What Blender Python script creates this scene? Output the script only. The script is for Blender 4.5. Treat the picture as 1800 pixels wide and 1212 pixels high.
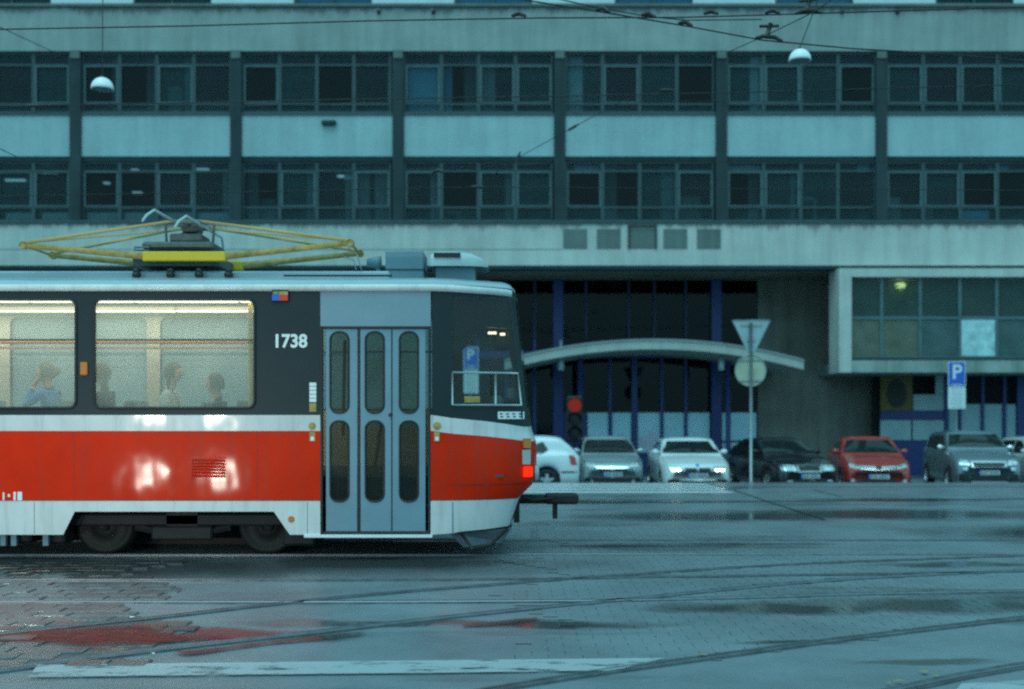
import bpy, math, random
import numpy as np
from mathutils import Vector
from mathutils.bvhtree import BVHTree
R = math.radians
random.seed(7)
scene = bpy.context.scene
for _o in list(bpy.data.objects):
    bpy.data.objects.remove(_o)

# ------------------------------------------------------------------ camera
F = 2000.0          # focal length in photograph pixels (1800 wide)
HY = 731.0          # horizon row of the photograph
EYE = 1.63          # eye height
cam_d = bpy.data.cameras.new('camera')
cam = bpy.data.objects.new('camera', cam_d)
scene.collection.objects.link(cam)
cam.location = (0, 0, EYE)
cam.rotation_euler = (R(90), 0, 0)
cam_d.sensor_width = 36.0
cam_d.lens = 36.0 * F / 1800.0
cam_d.shift_y = (HY - 606.0) / 1800.0
cam_d.clip_start = 0.1
cam_d.clip_end = 2000.0
cam_d.dof.use_dof = True
cam_d.dof.focus_distance = 9.8
cam_d.dof.aperture_fstop = 1.1
scene.camera = cam

# ------------------------------------------------------------------ sky and sun: rainy overcast dusk
world = bpy.data.worlds.new('World')
scene.world = world
world.use_nodes = True
wn = world.node_tree
wn.nodes.clear()
w_out = wn.nodes.new('ShaderNodeOutputWorld')
w_bg = wn.nodes.new('ShaderNodeBackground')
w_sky = wn.nodes.new('ShaderNodeTexSky')
w_sky.sky_type = 'NISHITA'
w_sky.sun_disc = False
w_sky.sun_elevation = R(66)
w_sky.sun_rotation = R(200)
w_sky.air_density = 1.0
w_sky.dust_density = 4.0
w_mix = wn.nodes.new('ShaderNodeMixRGB')          # cloud deck: evens the clear sky out to grey
w_mix.blend_type = 'MIX'
w_mix.inputs[0].default_value = 0.8
w_mix.inputs[2].default_value = (4.6, 5.6, 6.0, 1)
w_tint = wn.nodes.new('ShaderNodeMixRGB')
w_tint.blend_type = 'MULTIPLY'
w_tint.inputs[0].default_value = 1.0
w_tint.inputs[2].default_value = (0.46, 0.93, 1.02, 1)
wn.links.new(w_sky.outputs[0], w_mix.inputs[1])
wn.links.new(w_mix.outputs[0], w_tint.inputs[1])
wn.links.new(w_tint.outputs[0], w_bg.inputs[0])
wn.links.new(w_bg.outputs[0], w_out.inputs[0])
w_bg.inputs[1].default_value = 0.10

sun_d = bpy.data.lights.new('sun', 'SUN')
sun_d.energy = 0.6
sun_d.angle = R(40)
sun_d.color = (0.48, 0.93, 1.0)
sun = bpy.data.objects.new('sun', sun_d)
scene.collection.objects.link(sun)
_az, _el = R(200), R(66)
sun.rotation_euler = (math.pi / 2 - _el, 0, math.pi - _az + math.pi / 2 * 0)
sun.location = (-6, -20, 30)

scene.view_settings.view_transform = 'Standard'
scene.view_settings.look = 'None'
scene.view_settings.exposure = 0.72
scene.view_settings.gamma = 1.0
scene.view_settings.use_curve_mapping = False
scene.render.engine = 'CYCLES'
scene.cycles.max_bounces = 8
scene.cycles.transparent_max_bounces = 24
scene.cycles.caustics_reflective = False
scene.cycles.caustics_refractive = False
scene.cycles.sample_clamp_indirect = 1.0
scene.cycles.sample_clamp_direct = 6.0
scene.cycles.filter_width = 2.1      # soft lens
scene.cycles.use_denoising = False    # film grain
scene.cycles.use_adaptive_sampling = True
scene.cycles.adaptive_threshold = 0.01
scene.cycles.blur_glossy = 0.5

# ------------------------------------------------------------------ helpers
def PX(px, d): return (px - 900.0) * d / F
def PZ(py, d): return EYE + (HY - py) * d / F
def GD(py): return EYE * F / (py - HY)          # distance of a point of flat ground
def GP(px, py):
    d = GD(py)
    return (PX(px, d), d)

COL = scene.collection
def wloc(o):
    v = Vector((0, 0, 0))
    while o is not None:
        v += o.location
        o = o.parent
    return v

def tag(o, label=None, cat=None, group=None, kind=None):
    if label: o['label'] = label
    if cat: o['category'] = cat
    if group: o['group'] = group
    if kind: o['kind'] = kind
    return o

def thing(name, label, cat, loc=(0, 0, 0), group=None):
    o = bpy.data.objects.new(name, None)
    o.empty_display_size = 0.3
    COL.objects.link(o)
    o.location = loc
    return tag(o, label, cat, group)

def link_mesh(name, me, parent=None, loc=(0, 0, 0)):
    o = bpy.data.objects.new(name, me)
    COL.objects.link(o)
    o.location = loc
    if parent: o.parent = parent
    return o

class MB:
    def __init__(s):
        s.v = []; s.f = []
    def add(s, vs, fs):
        n = len(s.v)
        s.v += [tuple(p) for p in vs]
        s.f += [tuple(i + n for i in f) for f in fs]
        return s
    def box(s, x0, x1, y0, y1, z0, z1):
        return s.add([(x0,y0,z0),(x1,y0,z0),(x1,y1,z0),(x0,y1,z0),(x0,y0,z1),(x1,y0,z1),(x1,y1,z1),(x0,y1,z1)],
              [(0,3,2,1),(4,5,6,7),(0,1,5,4),(1,2,6,5),(2,3,7,6),(3,0,4,7)])
    def cbox(s, x0, x1, y0, y1, z0, z1, c):
        """box with all edges chamfered by c"""
        vs = []
        for z, k in ((z0, 1), (z0 + c, 0), (z1 - c, 0), (z1, 1)):
            a = c if k else 0
            for (x, y) in ((x0+c,y0+a),(x1-c,y0+a),(x1-a,y0+c),(x1-a,y1-c),(x1-c,y1-a),(x0+c,y1-a),(x0+a,y1-c),(x0+a,y0+c)):
                vs.append((x, y, z))
        fs = [tuple(range(7, -1, -1)), tuple(range(24, 32))]
        for l in range(3):
            for i in range(8):
                j = (i + 1) % 8
                fs.append((l*8+i, l*8+j, l*8+8+j, l*8+8+i))
        return s.add(vs, fs)
    def quad(s, a, b, c, d): return s.add([a, b, c, d], [(0, 1, 2, 3)])
    def grid(s, rows, closed=False):
        n = len(rows[0]); vs = [p for r in rows for p in r]; fs = []
        for i in range(len(rows) - 1):
            for j in range(n if closed else n - 1):
                k = (j + 1) % n
                fs.append((i*n+j, i*n+k, (i+1)*n+k, (i+1)*n+j))
        return s.add(vs, fs)
    def prism(s, poly, a, b, axis='y'):
        """poly: list of 2D points; extruded along axis from a to b"""
        n = len(poly)
        def p(q, t):
            if axis == 'y': return (q[0], t, q[1])
            if axis == 'x': return (t, q[0], q[1])
            return (q[0], q[1], t)
        vs = [p(q, a) for q in poly] + [p(q, b) for q in poly]
        fs = [tuple(range(n)), tuple(range(2*n-1, n-1, -1))]
        for i in range(n):
            j = (i + 1) % n
            fs.append((i, i+n, j+n, j))
        return s.add(vs, fs)
    def tube(s, pts, r, n=8, cap=True, closed=False):
        pts = [Vector(p) for p in pts]
        rs = r if isinstance(r, (list, tuple)) else [r] * len(pts)
        rows = []
        m = len(pts)
        for i, p in enumerate(pts):
            if closed: t = pts[(i+1) % m] - pts[i-1]
            else: t = pts[min(i+1, m-1)] - pts[max(i-1, 0)]
            t.normalize()
            up = Vector((0, 0, 1)) if abs(t.z) < 0.9 else Vector((0, 1, 0))
            a = t.cross(up).normalized(); b = a.cross(t)
            rows.append([p + (a * math.cos(2*math.pi*k/n) + b * math.sin(2*math.pi*k/n)) * rs[i] for k in range(n)])
        if closed: rows.append(rows[0])
        base = len(s.v)
        s.grid(rows, closed=True)
        if cap and not closed:
            s.f.append(tuple(base + k for k in range(n)))
            s.f.append(tuple(base + (m-1)*n + k for k in range(n-1, -1, -1)))
        return s
    def lathe(s, prof, c, n=16, axis='z'):
        """prof: list of (r, h)"""
        rows = []
        for r, h in prof:
            row = []
            for k in range(n):
                a = 2*math.pi*k/n
                if axis == 'z': row.append((c[0]+r*math.cos(a), c[1]+r*math.sin(a), c[2]+h))
                elif axis == 'y': row.append((c[0]+r*math.cos(a), c[1]+h, c[2]+r*math.sin(a)))
                else: row.append((c[0]+h, c[1]+r*math.cos(a), c[2]+r*math.sin(a)))
            rows.append(row)
        return s.grid(rows, closed=True)
    def holed(s, x0, x1, z0, z1, hx0, hx1, hz0, hz1, r, pos, n=5):
        """rectangle with a round-cornered hole; pos(x, z) gives the 3D point"""
        rr = rrect(hx0, hx1, hz0, hz1, r, n)
        oc = [(x1, z1), (x0, z1), (x0, z0), (x1, z0)]
        vs = [pos(*p) for p in rr] + [pos(*p) for p in oc]
        fs = []; m = n + 1; B = 4 * m
        for c in range(4):
            for k in range(n):
                fs.append((B + c, c*m+k, c*m+k+1))
            c2 = (c + 1) % 4
            fs.append((B + c, c*m+n, c2*m, B + c2))
        return s.add(vs, fs)
    def build(s, name, mat, parent=None, smooth=False, bevel=0.0, kind=None, loc=None):
        me = bpy.data.meshes.new(name)
        off = wloc(parent) if parent else Vector((0, 0, 0))
        if loc is not None: off = off + Vector(loc)
        me.from_pydata([tuple(Vector(p) - off) for p in s.v], [], s.f)
        me.update()
        if mat: me.materials.append(mat)
        if smooth:
            me.polygons.foreach_set('use_smooth', [True] * len(me.polygons))
        o = link_mesh(name, me, parent, loc if loc is not None else (0, 0, 0))
        if bevel > 0:
            b = o.modifiers.new('bevel', 'BEVEL')
            b.width = bevel; b.segments = 2; b.limit_method = 'ANGLE'; b.angle_limit = R(35)
        if kind: o['kind'] = kind
        return o

def rrect(x0, x1, z0, z1, r, n=5):
    out = []
    for cx, cz, a0 in ((x1-r, z1-r, 0), (x0+r, z1-r, 90), (x0+r, z0+r, 180), (x1-r, z0+r, 270)):
        for k in range(n + 1):
            a = R(a0 + 90.0 * k / n)
            out.append((cx + r*math.cos(a), cz + r*math.sin(a)))
    return out

def text_mesh(name, body, size, mat, parent, loc, rot=(R(90), 0, 0), sx=1.0, bold=0.0, extrude=0.002):
    cu = bpy.data.curves.new(name, 'FONT')
    cu.body = body; cu.size = size; cu.align_x = 'CENTER'; cu.align_y = 'CENTER'
    cu.extrude = extrude; cu.offset = bold
    tmp = bpy.data.objects.new(name + '_tmp', cu)
    COL.objects.link(tmp)
    dg = bpy.context.evaluated_depsgraph_get()
    me = bpy.data.meshes.new_from_object(tmp.evaluated_get(dg))
    bpy.data.objects.remove(tmp)
    me.name = name
    me.materials.clear(); me.materials.append(mat)
    o = link_mesh(name, me, parent, Vector(loc) - (wloc(parent) if parent else Vector()))
    o.rotation_euler = rot
    o.scale = (sx, 1, 1)
    return o

def copy_tree(o, parent=None):
    c = o.copy(); COL.objects.link(c); c.parent = parent
    for ch in list(o.children): copy_tree(ch, c)
    return c

# ------------------------------------------------------------------ materials
def new_mat(name):
    m = bpy.data.materials.new(name); m.use_nodes = True
    nt = m.node_tree; nt.nodes.clear()
    out = nt.nodes.new('ShaderNodeOutputMaterial')
    return m, nt, out

def pm(name, rgb, rough=0.5, metal=0.0, spec=0.5, coat=0.0, var=0.12, scale=3.0, bump=0.0, bscale=30.0,
       stretch=(1, 1, 1), coat_rough=0.05, rvar=0.0, wave=0.0, streak=0.0):
    m, nt, out = new_mat(name)
    N, L = nt.nodes, nt.links
    b = N.new('ShaderNodeBsdfPrincipled')
    L.new(b.outputs[0], out.inputs[0])
    b.inputs['Base Color'].default_value = (*rgb, 1)
    b.inputs['Roughness'].default_value = rough
    b.inputs['Metallic'].default_value = metal
    b.inputs['Specular IOR Level'].default_value = spec
    b.inputs['Coat Weight'].default_value = coat
    b.inputs['Coat Roughness'].default_value = coat_rough
    tc = N.new('ShaderNodeTexCoord'); mp = N.new('ShaderNodeMapping')
    mp.inputs['Scale'].default_value = stretch
    L.new(tc.outputs['Object'], mp.inputs[0])
    if var > 0 or rvar > 0:
        nz = N.new('ShaderNodeTexNoise'); nz.inputs['Scale'].default_value = scale
        nz.inputs['Detail'].default_value = 6; nz.inputs['Roughness'].default_value = 0.62
        L.new(mp.outputs[0], nz.inputs['Vector'])
        if var > 0:
            mr = N.new('ShaderNodeMapRange')
            mr.inputs[1].default_value = 0.3; mr.inputs[2].default_value = 0.7
            mr.inputs[3].default_value = 1 - var; mr.inputs[4].default_value = 1 + var
            L.new(nz.outputs[0], mr.inputs[0])
            mx = N.new('ShaderNodeMixRGB'); mx.blend_type = 'MULTIPLY'; mx.inputs[0].default_value = 1
            mx.inputs[1].default_value = (*rgb, 1)
            L.new(mr.outputs[0], mx.inputs[2]); L.new(mx.outputs[0], b.inputs['Base Color'])
            if streak > 0:                       # dirt run down by rain
                ms = N.new('ShaderNodeMapping'); ms.inputs['Scale'].default_value = (5, 5, 0.35); L.new(tc.outputs['Object'], ms.inputs[0])
                ns = N.new('ShaderNodeTexNoise'); ns.inputs['Scale'].default_value = 1.6; ns.inputs['Detail'].default_value = 8; ns.inputs['Roughness'].default_value = 0.7
                L.new(ms.outputs[0], ns.inputs['Vector'])
                m4 = N.new('ShaderNodeMapRange'); m4.inputs[1].default_value = 0.5; m4.inputs[2].default_value = 0.72; m4.inputs[3].default_value = 0.0; m4.inputs[4].default_value = streak
                L.new(ns.outputs[0], m4.inputs[0])
                mg = N.new('ShaderNodeMixRGB'); mg.inputs[2].default_value = (0.06, 0.055, 0.05, 1)
                L.new(m4.outputs[0], mg.inputs[0]); L.new(mx.outputs[0], mg.inputs[1]); L.new(mg.outputs[0], b.inputs['Base Color'])
        if rvar > 0:
            m2 = N.new('ShaderNodeMapRange')
            m2.inputs[1].default_value = 0.3; m2.inputs[2].default_value = 0.7
            m2.inputs[3].default_value = max(0.02, rough - rvar); m2.inputs[4].default_value = rough + rvar
            L.new(nz.outputs[0], m2.inputs[0]); L.new(m2.outputs[0], b.inputs['Roughness'])
    if bump > 0 or wave > 0:
        nb = N.new('ShaderNodeTexNoise'); nb.inputs['Scale'].default_value = bscale
        nb.inputs['Detail'].default_value = 1 if wave > 0 else 5
        L.new(mp.outputs[0], nb.inputs['Vector'])
        bp = N.new('ShaderNodeBump'); bp.inputs['Strength'].default_value = wave if wave > 0 else bump
        bp.inputs['Distance'].default_value = 0.05 if wave > 0 else 0.02
        L.new(nb.outputs[0], bp.inputs['Height']); L.new(bp.outputs[0], b.inputs['Normal'])
        if coat > 0: L.new(bp.outputs[0], b.inputs['Coat Normal'])
    return m

def emit(name, rgb, strength):
    m, nt, out = new_mat(name)
    e = nt.nodes.new('ShaderNodeEmission')
    e.inputs[0].default_value = (*rgb, 1); e.inputs[1].default_value = strength
    nt.links.new(e.outputs[0], out.inputs[0])
    return m

def glass(name, tint=(0.9, 0.95, 0.95), fog=0.0, fog_col=(0.7, 0.75, 0.75), refl=1.0, rough=0.03, ior=1.5):
    """thin pane: see-through, mirror by angle, plus a diffuse share such as condensation"""
    m, nt, out = new_mat(name)
    N, L = nt.nodes, nt.links
    tr = N.new('ShaderNodeBsdfTransparent'); tr.inputs[0].default_value = (*tint, 1)
    gl = N.new('ShaderNodeBsdfGlossy'); gl.inputs['Roughness'].default_value = rough
    fr = N.new('ShaderNodeFresnel'); fr.inputs[0].default_value = ior
    mu = N.new('ShaderNodeMath'); mu.operation = 'MULTIPLY'; mu.inputs[1].default_value = refl
    L.new(fr.outputs[0], mu.inputs[0])
    mx = N.new('ShaderNodeMixShader')
    L.new(mu.outputs[0], mx.inputs[0]); L.new(tr.outputs[0], mx.inputs[1]); L.new(gl.outputs[0], mx.inputs[2])
    last = mx.outputs[0]
    if fog > 0:
        df = N.new('ShaderNodeBsdfDiffuse'); df.inputs[0].default_value = (*fog_col, 1)
        tl = N.new('ShaderNodeBsdfTranslucent'); tl.inputs[0].default_value = (*fog_col, 1)
        m2 = N.new('ShaderNodeMixShader'); m2.inputs[0].default_value = 0.55
        L.new(df.outputs[0], m2.inputs[1]); L.new(tl.outputs[0], m2.inputs[2])
        nz = N.new('ShaderNodeTexNoise'); nz.inputs['Scale'].default_value = 2.2; nz.inputs['Detail'].default_value = 5
        tc = N.new('ShaderNodeTexCoord'); L.new(tc.outputs['Object'], nz.inputs['Vector'])
        mr = N.new('ShaderNodeMapRange')
        mr.inputs[1].default_value = 0.3; mr.inputs[2].default_value = 0.7
        mr.inputs[3].default_value = fog * 0.75; mr.inputs[4].default_value = min(1, fog * 1.25)
        L.new(nz.outputs[0], mr.inputs[0])
        m3 = N.new('ShaderNodeMixShader')
        L.new(mr.outputs[0], m3.inputs[0]); L.new(last, m3.inputs[1]); L.new(m2.outputs[0], m3.inputs[2])
        last = m3.outputs[0]
    L.new(last, out.inputs[0])
    return m

def concrete(name, rgb, stain=0.35, rough=0.85, seed=0.0, drip=None):
    m, nt, out = new_mat(name)
    N, L = nt.nodes, nt.links
    b = N.new('ShaderNodeBsdfPrincipled'); L.new(b.outputs[0], out.inputs[0])
    b.inputs['Roughness'].default_value = rough
    b.inputs['Specular IOR Level'].default_value = 0.25
    tc = N.new('ShaderNodeTexCoord')
    def noise(scale, stretch, detail=6, r=0.6):
        mp = N.new('ShaderNodeMapping'); mp.inputs['Scale'].default_value = stretch
        mp.inputs['Location'].default_value = (seed, seed * 2, seed)
        L.new(tc.outputs['Object'], mp.inputs[0])
        nz = N.new('ShaderNodeTexNoise'); nz.inputs['Scale'].default_value = scale
        nz.inputs['Detail'].default_value = detail; nz.inputs['Roughness'].default_value = r
        L.new(mp.outputs[0], nz.inputs['Vector'])
        return nz
    def rng(src, lo, hi, a, c):
        mr = N.new('ShaderNodeMapRange')
        for i, v in enumerate((lo, hi, a, c)): mr.inputs[i+1].default_value = v
        L.new(src.outputs[0], mr.inputs[0]); return mr
    blot = rng(noise(0.5, (1, 1, 1.6)), 0.3, 0.75, 1 - stain * 0.6, 1 + stain * 0.35)
    strk = rng(noise(2.2, (1.3, 1.3, 0.12), 8, 0.68), 0.32, 0.6, 1 - stain * 0.55, 1.06)
    fine = rng(noise(22, (1, 1, 1), 4), 0.3, 0.7, 0.92, 1.08)
    m1 = N.new('ShaderNodeMath'); m1.operation = 'MULTIPLY'
    L.new(blot.outputs[0], m1.inputs[0]); L.new(strk.outputs[0], m1.inputs[1])
    m2 = N.new('ShaderNodeMath'); m2.operation = 'MULTIPLY'
    L.new(m1.outputs[0], m2.inputs[0]); L.new(fine.outputs[0], m2.inputs[1])
    last = m2.outputs[0]
    if drip:                                     # dirt washed down from the ledge above: ragged tongues of their own shape
        sp = N.new('ShaderNodeSeparateXYZ'); L.new(tc.outputs['Object'], sp.inputs[0])
        dn = noise(1.0, (2.6, 2.6, 0.10), 7, 0.7)
        dl = rng(dn, 0.40, 0.72, 0.02, drip[1])
        sb = N.new('ShaderNodeMath'); sb.operation = 'SUBTRACT'; sb.inputs[0].default_value = drip[0]; L.new(sp.outputs[2], sb.inputs[1])
        dv = N.new('ShaderNodeMath'); dv.operation = 'DIVIDE'; L.new(sb.outputs[0], dv.inputs[0]); L.new(dl.outputs[0], dv.inputs[1])
        dm = N.new('ShaderNodeMapRange'); dm.inputs[1].default_value = 0.4; dm.inputs[2].default_value = 1.1; dm.inputs[3].default_value = 0.55; dm.inputs[4].default_value = 1.0
        L.new(dv.outputs[0], dm.inputs[0])
        m3 = N.new('ShaderNodeMath'); m3.operation = 'MULTIPLY'; L.new(last, m3.inputs[0]); L.new(dm.outputs[0], m3.inputs[1]); last = m3.outputs[0]
    mx = N.new('ShaderNodeMixRGB'); mx.blend_type = 'MULTIPLY'; mx.inputs[0].default_value = 1
    mx.inputs[1].default_value = (*rgb, 1)
    L.new(last, mx.inputs[2]); L.new(mx.outputs[0], b.inputs['Base Color'])
    bp = N.new('ShaderNodeBump'); bp.inputs['Strength'].default_value = 0.25; bp.inputs['Distance'].default_value = 0.02
    nb = noise(9, (1, 1, 1), 8)
    L.new(nb.outputs[0], bp.inputs['Height']); L.new(bp.outputs[0], b.inputs['Normal'])
    return m

def puddle_shade_mask(nt, puddles, lo=0.56, hi=0.66):
    """returns a socket: 1 where standing water or the painted tram shade lies. World position in metres."""
    N, L = nt.nodes, nt.links
    ge = N.new('ShaderNodeNewGeometry')
    dn = N.new('ShaderNodeTexNoise'); dn.inputs['Scale'].default_value = 1.3; dn.inputs['Detail'].default_value = 6
    L.new(ge.outputs['Position'], dn.inputs['Vector'])
    sub = N.new('ShaderNodeVectorMath'); sub.operation = 'SUBTRACT'; sub.inputs[1].default_value = (0.5, 0.5, 0.5)
    L.new(dn.outputs['Color'], sub.inputs[0])
    sc = N.new('ShaderNodeVectorMath'); sc.operation = 'MULTIPLY'; sc.inputs[1].default_value = (1.3, 0.75, 0)
    L.new(sub.outputs[0], sc.inputs[0])
    pos = N.new('ShaderNodeVectorMath'); pos.operation = 'ADD'
    L.new(ge.outputs['Position'], pos.inputs[0]); L.new(sc.outputs[0], pos.inputs[1])
    last = None
    for (cx, cy, rx, ry) in puddles:
        a = N.new('ShaderNodeVectorMath'); a.operation = 'SUBTRACT'; a.inputs[1].default_value = (cx, cy, 0)
        L.new(pos.outputs[0], a.inputs[0])
        s = N.new('ShaderNodeVectorMath'); s.operation = 'MULTIPLY'; s.inputs[1].default_value = (1/rx, 1/ry, 0)
        L.new(a.outputs[0], s.inputs[0])
        ln = N.new('ShaderNodeVectorMath'); ln.operation = 'LENGTH'
        L.new(s.outputs[0], ln.inputs[0])
        mr = N.new('ShaderNodeMapRange')
        mr.inputs[1].default_value = 1.35; mr.inputs[2].default_value = 0.6
        L.new(ln.outputs['Value'], mr.inputs[0])
        if last is None: last = mr.outputs[0]
        else:
            mxx = N.new('ShaderNodeMath'); mxx.operation = 'MAXIMUM'
            L.new(last, mxx.inputs[0]); L.new(mr.outputs[0], mxx.inputs[1]); last = mxx.outputs[0]
    # loose patches of damp everywhere
    mp = N.new('ShaderNodeMapping'); mp.inputs['Scale'].default_value = (0.16, 0.55, 1)
    L.new(ge.outputs['Position'], mp.inputs[0])
    nz = N.new('ShaderNodeTexNoise'); nz.inputs['Scale'].default_value = 1.0; nz.inputs['Detail'].default_value = 7
    nz.inputs['Roughness'].default_value = 0.55
    L.new(mp.outputs[0], nz.inputs['Vector'])
    mr = N.new('ShaderNodeMapRange'); mr.inputs[1].default_value = lo; mr.inputs[2].default_value = hi
    L.new(nz.outputs[0], mr.inputs[0])
    mm = N.new('ShaderNodeMath'); mm.operation = 'MAXIMUM'
    L.new(mr.outputs[0], mm.inputs[0])
    if last is not None: L.new(last, mm.inputs[1])
    return mm.outputs[0], ge

PUDDLES_AND_SHADE = [(-3.15, 8.45, 1.0, 0.42), (-2.1, 8.5, 0.9, 0.24), (-0.75, 9.0, 1.1, 0.13), (0.35, 8.85, 0.8, 0.16), (2.4, 9.6, 1.2, 0.28), (3.7, 9.75, 0.9, 0.40), (4.6, 9.0, 0.8, 0.16),
           (6.2, 18.8, 2.6, 1.0), (3.4, 18.4, 2.2, 0.8), (8.5, 15.5, 2.5, 1.2), (4.9, 12.4, 0.9, 0.22), (1.0, 21.6, 3.0, 0.5), (7.5, 22.0, 1.6, 0.5),
           (-7.0, 12.3, 6.6, 1.15), (-1.6, 12.6, 1.8, 0.65), (2.0, 8.15, 0.45, 0.07), (2.7, 7.55, 0.5, 0.1)]  # the two wide ellipses paint the tram's shade and dark reflection as wetness

def wet_ground(name, dry, wet, r_dry=0.42, bump=0.5, bscale=60.0, lo=0.57, hi=0.68):
    m, nt, out = new_mat(name)
    N, L = nt.nodes, nt.links
    b = N.new('ShaderNodeBsdfPrincipled'); L.new(b.outputs[0], out.inputs[0])
    mask, ge = puddle_shade_mask(nt, PUDDLES_AND_SHADE, lo, hi)
    nz = N.new('ShaderNodeTexNoise'); nz.inputs['Scale'].default_value = 0.7; nz.inputs['Detail'].default_value = 8
    nz.inputs['Roughness'].default_value = 0.66
    L.new(ge.outputs['Position'], nz.inputs['Vector'])
    mr = N.new('ShaderNodeMapRange')
    for i, v in enumerate((0.3, 0.7, 0.7, 1.25)): mr.inputs[i+1].default_value = v
    L.new(nz.outputs[0], mr.inputs[0])
    mx0 = N.new('ShaderNodeMixRGB'); mx0.blend_type = 'MULTIPLY'; mx0.inputs[0].default_value = 1
    mx0.inputs[1].default_value = (*dry, 1); L.new(mr.outputs[0], mx0.inputs[2])
    mx = N.new('ShaderNodeMixRGB')
    L.new(mask, mx.inputs[0]); L.new(mx0.outputs[0], mx.inputs[1]); mx.inputs[2].default_value = (*wet, 1)
    L.new(mx.outputs[0], b.inputs['Base Color'])
    rr = N.new('ShaderNodeMapRange')
    rr.inputs[3].default_value = r_dry; rr.inputs[4].default_value = 0.13
    L.new(mask, rr.inputs[0])
    fn = N.new('ShaderNodeTexNoise'); fn.inputs['Scale'].default_value = bscale; fn.inputs['Detail'].default_value = 4
    L.new(ge.outputs['Position'], fn.inputs['Vector'])
    L.new(rr.outputs[0], b.inputs['Roughness'])
    st = N.new('ShaderNodeMapRange'); st.inputs[3].default_value = bump; st.inputs[4].default_value = 0.03
    L.new(mask, st.inputs[0])
    bp = N.new('ShaderNodeBump'); bp.inputs['Distance'].default_value = 0.006
    L.new(st.outputs[0], bp.inputs['Strength']); L.new(fn.outputs[0], bp.inputs['Height'])
    L.new(bp.outputs[0], b.inputs['Normal'])
    return m

def worn_paint(name, rgb, keep=0.5, scale=3.0):
    m, nt, out = new_mat(name)
    N, L = nt.nodes, nt.links
    b = N.new('ShaderNodeBsdfPrincipled'); b.inputs['Base Color'].default_value = (*rgb, 1); b.inputs['Roughness'].default_value = 0.38
    tr = N.new('ShaderNodeBsdfTransparent')
    ge = N.new('ShaderNodeNewGeometry')
    mp = N.new('ShaderNodeMapping'); mp.inputs['Scale'].default_value = (0.7, 1.6, 1); L.new(ge.outputs['Position'], mp.inputs[0])
    nz = N.new('ShaderNodeTexNoise'); nz.inputs['Scale'].default_value = scale; nz.inputs['Detail'].default_value = 9
    nz.inputs['Roughness'].default_value = 0.72
    L.new(mp.outputs[0], nz.inputs['Vector'])
    mr = N.new('ShaderNodeMapRange'); mr.inputs[1].default_value = keep - 0.06; mr.inputs[2].default_value = keep + 0.06
    mr.inputs[3].default_value = 0.9; mr.inputs[4].default_value = 0.05
    L.new(nz.outputs[0], mr.inputs[0])
    mx = N.new('ShaderNodeMixShader')
    L.new(mr.outputs[0], mx.inputs[0]); L.new(tr.outputs[0], mx.inputs[1]); L.new(b.outputs[0], mx.inputs[2])
    L.new(mx.outputs[0], out.inputs[0])
    return m

M = {}
M['road'] = wet_ground('wet_asphalt', (0.175, 0.205, 0.225), (0.07, 0.072, 0.075), r_dry=0.36)
M['paver'] = wet_ground('wet_pavers', (0.175, 0.205, 0.225), (0.07, 0.072, 0.075), r_dry=0.36, bump=0.4, bscale=40)
M['sett'] = wet_ground('stone_setts', (0.12, 0.135, 0.14), (0.05, 0.05, 0.05), r_dry=0.3, bump=0.8, bscale=26, lo=0.5, hi=0.65)
M['bed'] = pm('sett_bed', (0.075, 0.083, 0.09), rough=0.5, var=0.3, scale=8)
M['line'] = worn_paint('road_paint', (0.42, 0.46, 0.48), 0.58, 4.0)
M['zebra'] = worn_paint('crossing_paint', (0.85, 0.87, 0.87), 0.68, 2.0)
M['seam'] = pm('dark_road_strip', (0.012, 0.012, 0.013), rough=0.35, var=0.3)
M['rail'] = pm('rail_steel', (0.17, 0.185, 0.205), rough=0.42, metal=0.7, var=0.25, scale=6, rvar=0.12)
M['groove'] = pm('rail_groove', (0.01, 0.01, 0.01), rough=0.6, var=0.2)
M['conc'] = concrete('facade_concrete', (0.33, 0.375, 0.36), 0.3, drip=(PZ(13, 36.5)+.42, .5))
M['conc_low'] = concrete('lower_concrete', (0.55, 0.57, 0.53), 0.26, seed=2.0, drip=(PZ(393, 36.5)+.42, .45))
M['spandrel'] = concrete('spandrel_panel', (0.36, 0.49, 0.50), 0.18, seed=3.0)
M['column'] = concrete('column_concrete', (0.042, 0.062, 0.068), 0.4, seed=5.0)
M['recess'] = concrete('recess_wall', (0.24, 0.235, 0.21), 0.45, seed=8.0)
M['panel_dark'] = concrete('inset_panel', (0.16, 0.20, 0.19), 0.35, seed=9.0)
M['white_panel'] = pm('white_cladding', (0.62, 0.68, 0.70), rough=0.5, var=0.08)
M['frame'] = pm('window_frame_paint', (0.042, 0.075, 0.083), rough=0.5, var=0.2)
M['frame_light'] = pm('pale_window_frame', (0.085, 0.145, 0.16), rough=0.5, var=0.2)
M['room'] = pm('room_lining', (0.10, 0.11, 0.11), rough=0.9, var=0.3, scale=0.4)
M['curtain'] = pm('curtain_cloth', (0.42, 0.50, 0.52), rough=0.9, var=0.15)
M['drape'] = pm('dim_drape', (0.14, 0.19, 0.20), rough=0.9, var=0.2)
M['blind'] = pm('blue_blind', (0.16, 0.36, 0.52), rough=0.8, var=0.08)
M['win'] = glass('office_glass', (0.62, 0.72, 0.74), fog=0.09, fog_col=(0.13, 0.32, 0.37), refl=0.6)
M['win_b'] = glass('hazy_office_glass', (0.55, 0.68, 0.7), fog=0.22, fog_col=(0.10, 0.26, 0.30), refl=0.6)
M['win_c'] = glass('dark_office_glass', (0.4, 0.5, 0.52), fog=0.03, fog_col=(0.12, 0.30, 0.34), refl=0.5)
M['win_low'] = glass('frosted_office_glass', (0.6, 0.7, 0.72), fog=0.22, fog_col=(0.10, 0.24, 0.28), refl=0.6)
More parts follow.
